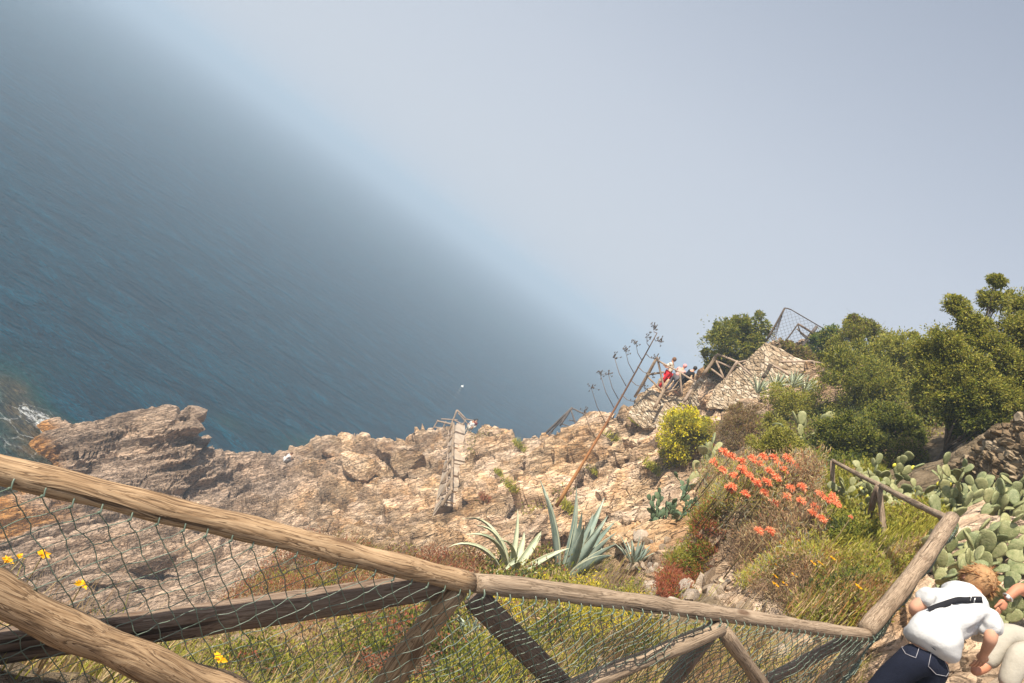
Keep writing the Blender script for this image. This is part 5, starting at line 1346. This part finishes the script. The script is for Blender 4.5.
def simple_person(label, foot, h, facing, shirt, pants, hair, pose, group=None):
    """standing/sitting figure; pose gives joints in units of height, facing +Y"""
    root = empty('person', foot, (0, 0, facing)); tag(root, label, 'person', group)
    J = dict(pelvis=(0, 0, .52), waist=(0, 0, .60), chest=(0, 0, .74), neck=(0, 0, .83), jaw=(0, .015, .875), head=(0, .01, .93), crown=(0, 0, .975),
             shL=(-.105, 0, .80), elL=(-.14, .01, .63), haL=(-.14, .06, .48), shR=(.105, 0, .80), elR=(.14, .01, .63), haR=(.14, .06, .48),
             hiL=(-.055, 0, .50), knL=(-.06, .01, .28), anL=(-.06, -.01, .045), toL=(-.06, .09, .02), hiR=(.055, 0, .50), knR=(.06, .01, .28), anR=(.06, -.01, .045), toR=(.06, .09, .02))
    J.update(pose); names = list(J)
    Rr = dict(pelvis=.085, waist=.075, chest=.092, neck=.033, jaw=.040, head=.055, crown=.038, shL=.040, elL=.026, haL=.020, shR=.040, elR=.026, haR=.020, hiL=.056, knL=.037, anL=.023, toL=.020, hiR=.056, knR=.037, anR=.023, toR=.020)
    E = [('pelvis', 'waist'), ('waist', 'chest'), ('chest', 'neck'), ('neck', 'jaw'), ('jaw', 'head'), ('head', 'crown'), ('chest', 'shL'), ('shL', 'elL'), ('elL', 'haL'), ('chest', 'shR'), ('shR', 'elR'), ('elR', 'haR'),
         ('pelvis', 'hiL'), ('hiL', 'knL'), ('knL', 'anL'), ('anL', 'toL'), ('pelvis', 'hiR'), ('hiR', 'knR'), ('knR', 'anR'), ('anR', 'toR')]
    def sub_(nm, keys, grow, mat, s_=1):
        idx = {k: i for i, k in enumerate(keys)}
        return skin(nm, [Vector(J[k]) * h for k in keys], [(idx[a], idx[b_]) for a, b_ in E if a in idx and b_ in idx], [Rr[k] * h * grow for k in keys], mat, root, s_)
    sub_('body', names, 1.0, SKIN, 2)
    sub_('shirt', ['pelvis', 'waist', 'chest', 'shL', 'elL', 'shR', 'elR'], 1.16, shirt)
    sub_('trousers', ['pelvis', 'hiL', 'knL', 'anL', 'hiR', 'knR', 'anR'], 1.15, pants)
    mb = MB(); c = Vector(J['head']) * h + Vector((0, -.012, .012)) * h; mb.ell(c, .062 * h, .062 * h, .066 * h, 12, 8); mb.build('hair', hair, root)
    return root
HB, HG, HD = plain_mat('brown_hair', (.16, .08, .04), .6, .3, 30, .6, .01), plain_mat('blond_hair', (.42, .24, .11), .55, .35, 25, .8, .01), plain_mat('dark_hair', (.03, .025, .022), .5, .3, 30, .5, .01)
white, red, black, denim, khaki, pink = cloth('white_cloth', (.55, .55, .55)), cloth('red_cloth', (.60, .02, .03)), cloth('black_cloth', (.018, .018, .022)), cloth('denim', (.012, .015, .030), 30), cloth('pale_khaki_cloth', (.42, .39, .33)), cloth('pink_cloth', (.70, .38, .34))
patt = NT('patterned_cloth'); pz = patt.coord('Object'); vv = patt.new('ShaderNodeTexVoronoi'); vv.inputs['Scale'].default_value = 9; patt.link(pz, vv.inputs['Vector']); sc_ = patt.new('ShaderNodeSeparateColor'); patt.link(vv.outputs['Color'], sc_.inputs[0])
patt.bsdf(patt.ramp(sc_.outputs[0], [(0, (.05, .04, .03)), (.3, (.6, .5, .3)), (.6, (.8, .75, .6))]), .85); patt = patt.m
def gfoot(px, py, d):
    p = P(px, py, d); z = ground(p.x, p.y, p.z); return Vector((p.x, p.y, p.z))
lean = dict(waist=(0, .03, .60), chest=(0, .07, .73), neck=(0, .10, .81), jaw=(0, .125, .85), head=(0, .13, .905), crown=(0, .125, .95), shL=(-.105, .09, .79), shR=(.105, .09, .79), elL=(-.14, .14, .64), haL=(-.10, .26, .62), elR=(.14, .14, .64), haR=(.10, .26, .60))
simple_person('standing visitor in patterned shirt and red trousers at the railing', P(658, 389, 41.6), 2.0, R_(60), patt, red, HB, lean)
simple_person('visitor in pale pink top and grey trousers leaning at the railing', P(666, 391, 41.2), 1.85, R_(-20), pink, cloth('grey_trousers', (.12, .11, .12)), plain_mat('pink_cap', (.75, .33, .33), .7), lean)
simple_person('visitor dressed in black at the right of the group by the railing', P(674, 392, 40.8), 1.85, R_(-60), black, black, HD, lean)
simple_person('visitor in white shirt with dark hair at the lookout railing', Pz(464, 435, 15.2), 1.72, R_(150), white, khaki, HD, {})
simple_person('smaller visitor in dark red top behind the one in white at the lookout', Pz(468, 433, 15.2), 1.55, R_(200), cloth('dark_red_cloth', (.25, .05, .05)), khaki, HD, {})
sit = dict(pelvis=(0, 0, .08), waist=(0, .02, .17), chest=(0, .06, .30), neck=(0, .10, .38), jaw=(0, .13, .41), head=(0, .14, .465), crown=(0, .13, .51), shL=(-.105, .08, .36), shR=(.105, .08, .36), elL=(-.13, .17, .25), haL=(-.06, .27, .24), elR=(.13, .17, .25), haR=(.06, .27, .24),
           hiL=(-.06, .02, .07), knL=(-.07, .24, .22), anL=(-.07, .27, .03), toL=(-.07, .36, .02), hiR=(.06, .02, .07), knR=(.07, .24, .22), anR=(.07, .27, .03), toR=(.07, .36, .02))
pl, nl = hit(284, 461)
simple_person('person in a white shirt sitting on the shore rocks by the water', (pl or P(284, 461, 65)) + Vector((0, 0, .05)), 1.85, R_(-50), white, white, HB, sit)

# the woman in white at the fence corner
def wp(px, py, d): return P(px, py, d)
foot = wp(905, 700, 5.2); fz = ground(foot.x, foot.y, 28.5)
pel = wp(926, 652, 5.2); root = empty('person', (pel.x, pel.y, fz)); tag(root, 'woman in white T-shirt and dark jeans bending over by the fence corner, black strap', 'person')
O = Vector(root.location)
j = dict(pel=wp(926, 654, 5.20), wai=wp(935, 634, 5.22), che=wp(953, 612, 5.32), upc=wp(963, 601, 5.42), nec=wp(972, 594, 5.52), jaw=wp(976, 589, 5.58), hea=wp(978, 581, 5.60), cro=wp(978, 573, 5.58),
         shL=wp(930, 597, 5.42), elL=wp(913, 609, 5.40), wrL=wp(917, 616, 5.62), haL=wp(921, 618, 5.72), shR=wp(991, 617, 5.30), elR=wp(991, 640, 5.20), wrR=wp(984, 654, 5.34), haR=wp(981, 660, 5.38),
         hiL=wp(914, 660, 5.2), hiR=wp(939, 670, 5.2))
def dn(p, z, fx=0, fy=0): return Vector((p.x + fx, p.y + fy, z))
j['knL'] = dn(j['hiL'], fz + .50, -.03, .06); j['anL'] = dn(j['hiL'], fz + .09, -.05, -.02); j['toL'] = dn(j['hiL'], fz + .045, -.05, .16)
j['knR'] = dn(j['hiR'], fz + .50, .03, .06); j['anR'] = dn(j['hiR'], fz + .09, .05, -.02); j['toR'] = dn(j['hiR'], fz + .045, .05, .16)
ED = [('pel', 'wai'), ('wai', 'che'), ('che', 'upc'), ('upc', 'nec'), ('nec', 'jaw'), ('jaw', 'hea'), ('hea', 'cro'), ('upc', 'shL'), ('shL', 'elL'), ('elL', 'wrL'), ('wrL', 'haL'), ('upc', 'shR'), ('shR', 'elR'), ('elR', 'wrR'), ('wrR', 'haR'),
      ('pel', 'hiL'), ('hiL', 'knL'), ('knL', 'anL'), ('anL', 'toL'), ('pel', 'hiR'), ('hiR', 'knR'), ('knR', 'anR'), ('anR', 'toR')]
RD = dict(pel=.105, wai=.12, che=.13, upc=.095, nec=.052, jaw=.065, hea=.088, cro=.06, shL=.06, elL=.045, wrL=.03, haL=.032, shR=.06, elR=.045, wrR=.03, haR=.034, hiL=.085, knL=.060, anL=.042, toL=.036, hiR=.085, knR=.068, anR=.042, toR=.036)
def lady(nm, keys, grow, mat, sub=2, over={}, parent=None):
    idx = {k: i for i, k in enumerate(keys)}
    rad = []
    for k in keys:
        r = over[k] if k in over else RD[k]; rad.append(tuple(x + grow for x in r) if isinstance(r, tuple) else r + grow)
    pos = [(j[k] if k in j else over_pos[k]) - O for k in keys]
    return skin(nm, pos, [(idx[a], idx[b_]) for a, b_ in ED + EX if a in idx and b_ in idx], rad, mat, root, sub)
EX = []; over_pos = {}
body = lady('body', list(RD), 0, SKIN, 2)
# short sleeves end above the elbow
over_pos['slL'] = j['shL'].lerp(j['elL'], .62); over_pos['slR'] = j['shR'].lerp(j['elR'], .80); over_pos['hem'] = j['pel'].lerp(j['wai'], .02); over_pos['col'] = j['upc'].lerp(j['nec'], .45)
EX = [('shL', 'slL'), ('shR', 'slR'), ('hem', 'wai'), ('upc', 'col')]
lady('t_shirt', ['che', 'hem', 'wai', 'upc', 'col', 'shL', 'slL', 'shR', 'slR'], .022, white, 3, dict(slL=.060, slR=.066, hem=.192, wai=.164, che=.150, upc=.118, col=.062, shL=.078, shR=.078))
over_pos['jw'] = j['pel'].lerp(j['wai'], .45); over_pos['thL'] = j['hiL'].lerp(j['knL'], .45); over_pos['thR'] = j['hiR'].lerp(j['knR'], .45)
EX = [('jw', 'pel'), ('hiL', 'thL'), ('thL', 'knL'), ('hiR', 'thR'), ('thR', 'knR')]; ED = [e for e in ED if e not in (('hiL', 'knL'), ('hiR', 'knR'))]
lady('jeans', ['pel', 'jw', 'hiL', 'thL', 'knL', 'anL', 'hiR', 'thR', 'knR', 'anR'], .018, denim, 2, dict(pel=.150, jw=.138, hiL=.122, hiR=.122, thL=.088, thR=.088, knL=.068, knR=.068, anL=.055, anR=.055))
for o_ in root.children:
    if o_.name.startswith('t_shirt') or o_.name.startswith('jeans'):
        me_ = o_.data; n_v = len(me_.vertices); v_ = np.empty(n_v * 3, np.float32); me_.vertices.foreach_get('co', v_); v_ = v_.reshape(-1, 3)
        nn_ = np.array([tuple(x.normal) for x in me_.vertices]); q_ = v_ * np.array([9, 9, 5.0]) + 1.5 * np.stack([vnoise(v_ * 5, 1), vnoise(v_ * 5, 2), vnoise(v_ * 5, 3)], 1)
        fold = 1 - np.abs(vnoise(q_, 8)); a_ = .03 if o_.name.startswith('t_shirt') else .008
        v_ = v_ + nn_ * ((fold - .6) * a_ + .006 * vnoise(v_ * 18, 5))[:, None]; me_.vertices.foreach_set('co', v_.astype(np.float32).ravel()); me_.update()
# hair: many strands over a cap
mb = MB(); hc = j['hea'] - O; axis = (j['hea'] - j['nec']).normalized()
mb.ell(hc + axis * .015 + Vector((-.004, -.018, 0)), .110, .112, .118, 16, 12)
rng = np.random.default_rng(3)
hair = mb.build('hair', HG, root)
v = np.array([tuple(x.co) for x in hair.data.vertices]); v += (np.array(hc) - v) * (-.05 * vnoise(v * 22, 4)[:, None] - .04 * vnoise(v * 60, 5)[:, None]); hair.data.vertices.foreach_set('co', v.astype(np.float32).ravel())
C = np.array(hc) + rand_dirs(1500, rng) * .108; D = np.cross(C - np.array(hc), np.array([.3, .2, 1.0])) + (C - np.array(hc)) * .2
keep = (C - np.array(hc)) @ np.array(axis) > -.05; C, D = C[keep], D[keep]; D /= np.linalg.norm(D, axis=1, keepdims=True)
V, Fc = leaves_np(C, D, .06, .12, rng, fold=.1, up=-.3, jit=.25)
link('hair_strands', np_mesh('hair_strands', V, Fc, MAT_GRASS, False, colors=pick_cols(len(C), [((.50, .29, .13), 3), ((.62, .40, .20), 2), ((.28, .14, .07), 2)], rng, 4)), hair)
# ears
for sg in (-1, 1):
    mb = MB(); mb.ell(hc + Vector((sg * .092, .01, -.02)), .012, .022, .032, 8, 6); mb.build('ear', SKIN, root)
# black strap running across the back, over the shirt: laid on the surface by ray casting
bpy.context.view_layer.update()
shirt = [o for o in root.children if o.name.startswith('t_shirt')][0]
mb = MB(); pts = []
mwi = shirt.matrix_world.inverted()
for t in np.linspace(0, 1, 26):
    x = 929 + (982 - 929) * t; y = 611 - 15 * math.sin(t * math.pi * .5) + (4 * t if t > .6 else 0) * 1.0
    r = ray(x, y).normalized(); ok, loc, nor, i_ = shirt.ray_cast(mwi @ CAM, (mwi.to_3x3() @ r).normalized())
    if ok: pts.append((shirt.matrix_world @ loc) - O + (shirt.matrix_world.to_3x3() @ nor).normalized() * .005)
if len(pts) > 4:
    for _ in range(6): pts = [pts[0]] + [(pts[i - 1] + pts[i] * 2 + pts[i + 1]) / 4 for i in range(1, len(pts) - 1)] + [pts[-1]]
    pts = [p + (CAM - O - p).normalized() * .004 for p in pts]
    V, Fc = [], []; w_ = .021
    for i, p in enumerate(pts):
        t = (pts[min(i + 1, len(pts) - 1)] - pts[max(i - 1, 0)]).normalized(); n = (CAM - O - p).normalized(); s_ = t.cross(n).normalized()
        V += [p - s_ * w_ + n * .002, p + s_ * w_ + n * .002, p + s_ * w_ - n * .006, p - s_ * w_ - n * .006]
    for i in range(len(pts) - 1):
        for k in range(4): Fc.append((i * 4 + k, i * 4 + (k + 1) % 4, i * 4 + 4 + (k + 1) % 4, i * 4 + 4 + k))
    strap = link('strap', np_mesh('strap', np.array([tuple(v) for v in V]), np.array(Fc), black, True), root)
    c = pts[int(len(pts) * .78)]; mb = MB(); n = (CAM - O - c).normalized(); mb.tube([c + n * .006 + Vector((-.02, 0, .024)), c + n * .006 + Vector((.0, 0, -.024))], .004, 5); mb.tube([c + n * .006 + Vector((.01, 0, .024)), c + n * .006 + Vector((.03, 0, -.024))], .004, 5)
    mb.build('buckle', plain_mat('strap_buckle', (.6, .6, .58), .3, .1, 8, .1, .001, .5, .8), strap)
# jeans pockets: two back pockets and rivets
bpy.context.view_layer.update()
jeans = [o for o in root.children if o.name.startswith('jeans')][0]
stitch = plain_mat('stitching', (.34, .33, .36), .8)
def on_jeans(px, py, off=.004):
    r = ray(px, py).normalized(); ok, loc, nor, i_ = jeans.ray_cast(CAM - O, r)
    return (loc + nor * off) if ok else None
for poly in ([(903, 634), (920, 645), (916, 658), (906, 654), (901, 646)], [(931, 653), (952, 665), (946, 676), (936, 674), (928, 666)]):
    pp = []
    for i in range(len(poly)):
        a, b_ = poly[i], poly[(i + 1) % len(poly)]
        for t in np.linspace(0, 1, 5, endpoint=False): pp.append(on_jeans(a[0] + (b_[0] - a[0]) * t, a[1] + (b_[1] - a[1]) * t))
    pp = [p for p in pp if p is not None]
    if len(pp) > 10:
        mb = MB(); mb.tube(pp + [pp[0]], .0022, 4, False); mb.build('pocket_stitching', stitch, jeans)
for (x, y) in ((922, 640),):
    p = on_jeans(x, y)
    if p is not None: mb = MB(); mb.ell(p, .006, .006, .006, 6, 4); mb.build('rivet', plain_mat('rivet', (.7, .7, .68), .3), jeans)

def hand(wrist, direction, palm_n, size, mat, parent, off, curl=.5, thumb_side=1, name='hand'):
    """palm plus four separate bent fingers and a thumb, joined to the wrist"""
    d = direction.normalized(); n = palm_n.normalized(); s_ = d.cross(n).normalized()
    V = [wrist, wrist + d * size * .20, wrist + d * size * .45]; E = [(0, 1), (1, 2)]; Rr = [(size * .16, size * .13), (size * .22, size * .10), (size * .23, size * .085)]
    skin(name, [v - off for v in V], E, Rr, mat, parent, 2)
    for k, L in enumerate((.46, .52, .48, .38)):
        b0 = wrist + d * size * .42 + s_ * (k - 1.5) * size * .115
        c1, c2, c3 = curl * .4, curl * 1.0, curl * 1.6
        p1 = b0 + (d * math.cos(c1) + n * math.sin(c1)) * size * L * .45
        p2 = p1 + (d * math.cos(c2) + n * math.sin(c2)) * size * L * .32
        p3 = p2 + (d * math.cos(c3) + n * math.sin(c3)) * size * L * .26
        skin('finger', [v - off for v in (b0, p1, p2, p3)], [(0, 1), (1, 2), (2, 3)], [size * .052, size * .048, size * .043, size * .036], mat, parent, 1)
    b0 = wrist + d * size * .14 + s_ * thumb_side * size * .14; td = (d * .7 + s_ * thumb_side * .6 + n * .35).normalized()
    skin('thumb', [v - off for v in (b0, b0 + td * size * .26, b0 + (td + d * .35 + n * .2).normalized() * size * .46)], [(0, 1), (1, 2)], [size * .062, size * .054, size * .042], mat, parent, 1)
hand(j['wrR'], wp(976, 668, 5.42) - j['wrR'], Vector((.2, 1, -.2)), .18, SKIN, root, O, .5, 1)
hand(j['wrL'], wp(924, 620, 5.85) - j['wrL'], Vector((0, 0, -1)), .18, SKIN, root, O, .4, -1)
# sandals of hers touch the path
for s_ in ('L', 'R'):
    mb = MB(); mb.ell(j['an' + s_].lerp(j['to' + s_], .5) - O + Vector((0, 0, -.05)), .05, .13, .025, 12, 6); mb.build('shoe', black, root)

# second visitor, crouching at the right edge
hp = wp(1052, 652, 5.9); gz2 = ground(hp.x, hp.y, 28.8); r2 = empty('person', (hp.x, hp.y, gz2)); tag(r2, 'crouching person in black top and pale grey trousers, arm with wristwatch outstretched, at right edge', 'person')
O2 = Vector(r2.location)
q = dict(pel=wp(1052, 650, 5.95), wai=wp(1052, 634, 5.95), che=wp(1046, 612, 5.9), upc=wp(1044, 598, 5.85), nec=wp(1042, 580, 5.8), jaw=wp(1038, 566, 5.78), hea=wp(1038, 555, 5.78), cro=wp(1038, 546, 5.78),
         sh=wp(1030, 592, 5.72), el=wp(1018, 588, 5.62), wr=wp(1005, 600, 5.6), sh2=wp(1062, 608, 6.0), el2=wp(1066, 630, 5.8), wr2=wp(1040, 640, 5.6),
         hi=wp(1044, 652, 5.8), kn=wp(1004, 632, 5.62), an=wp(985, 668, 5.55), to=wp(972, 672, 5.5), hi2=wp(1054, 662, 5.8), kn2=wp(1020, 652, 5.45), an2=wp(1005, 690, 5.4), to2=wp(992, 694, 5.35))
E2 = [('pel', 'wai'), ('wai', 'che'), ('che', 'upc'), ('upc', 'nec'), ('nec', 'jaw'), ('jaw', 'hea'), ('hea', 'cro'), ('upc', 'sh'), ('sh', 'el'), ('el', 'wr'), ('upc', 'sh2'), ('sh2', 'el2'), ('el2', 'wr2'), ('pel', 'hi'), ('hi', 'kn'), ('kn', 'an'), ('an', 'to'), ('pel', 'hi2'), ('hi2', 'kn2'), ('kn2', 'an2'), ('an2', 'to2')]
R2 = dict(pel=.15, wai=.13, che=.15, upc=.12, nec=.055, jaw=.062, hea=.09, cro=.06, sh=.06, el=.042, wr=.030, sh2=.06, el2=.045, wr2=.03, hi=.10, kn=.062, an=.042, to=.035, hi2=.10, kn2=.062, an2=.042, to2=.035)
def p2(nm, keys, grow, mat):
    idx = {k: i for i, k in enumerate(keys)}
    return skin(nm, [q[k] - O2 for k in keys], [(idx[a], idx[b_]) for a, b_ in E2 if a in idx and b_ in idx], [R2[k] + grow for k in keys], mat, r2, 2)
p2('body', list(R2), 0, SKIN2); p2('shirt', ['pel', 'wai', 'che', 'upc', 'sh', 'sh2', 'el2'], .028, black); p2('trousers', ['pel', 'hi', 'kn', 'an', 'hi2', 'kn2', 'an2'], .03, khaki)
mb = MB(); mb.ell(q['hea'] - O2 + Vector((0, 0, .02)), .105, .11, .11, 14, 10); mb.build('hair', HD, r2)
hand(q['wr'], wp(997, 614, 5.58) - q['wr'], Vector((-.3, .2, -1)), .18, SKIN2, r2, O2, .6, -1)
wd = (q['wr'] - q['el']).normalized(); wc_ = q['wr'] - wd * .03 - O2
mb = MB(); a1 = wd.cross(Vector((0, 0, 1))).normalized(); a2 = a1.cross(wd)
mb.tube([wc_ + (a1 * math.cos(t) + a2 * math.sin(t)) * .034 for t in np.linspace(0, 2 * math.pi, 17)], .007, 5, False)
wt = mb.build('wristwatch', plain_mat('watch_metal', (.7, .7, .7), .3, .05, 8, .1, .001, .5, .7), r2)
mb = MB(); mb.ell(wc_ + (CAM - q['wr']).normalized() * .036, .015, .015, .015, 8, 6); mb.build('watch_face', white, wt)
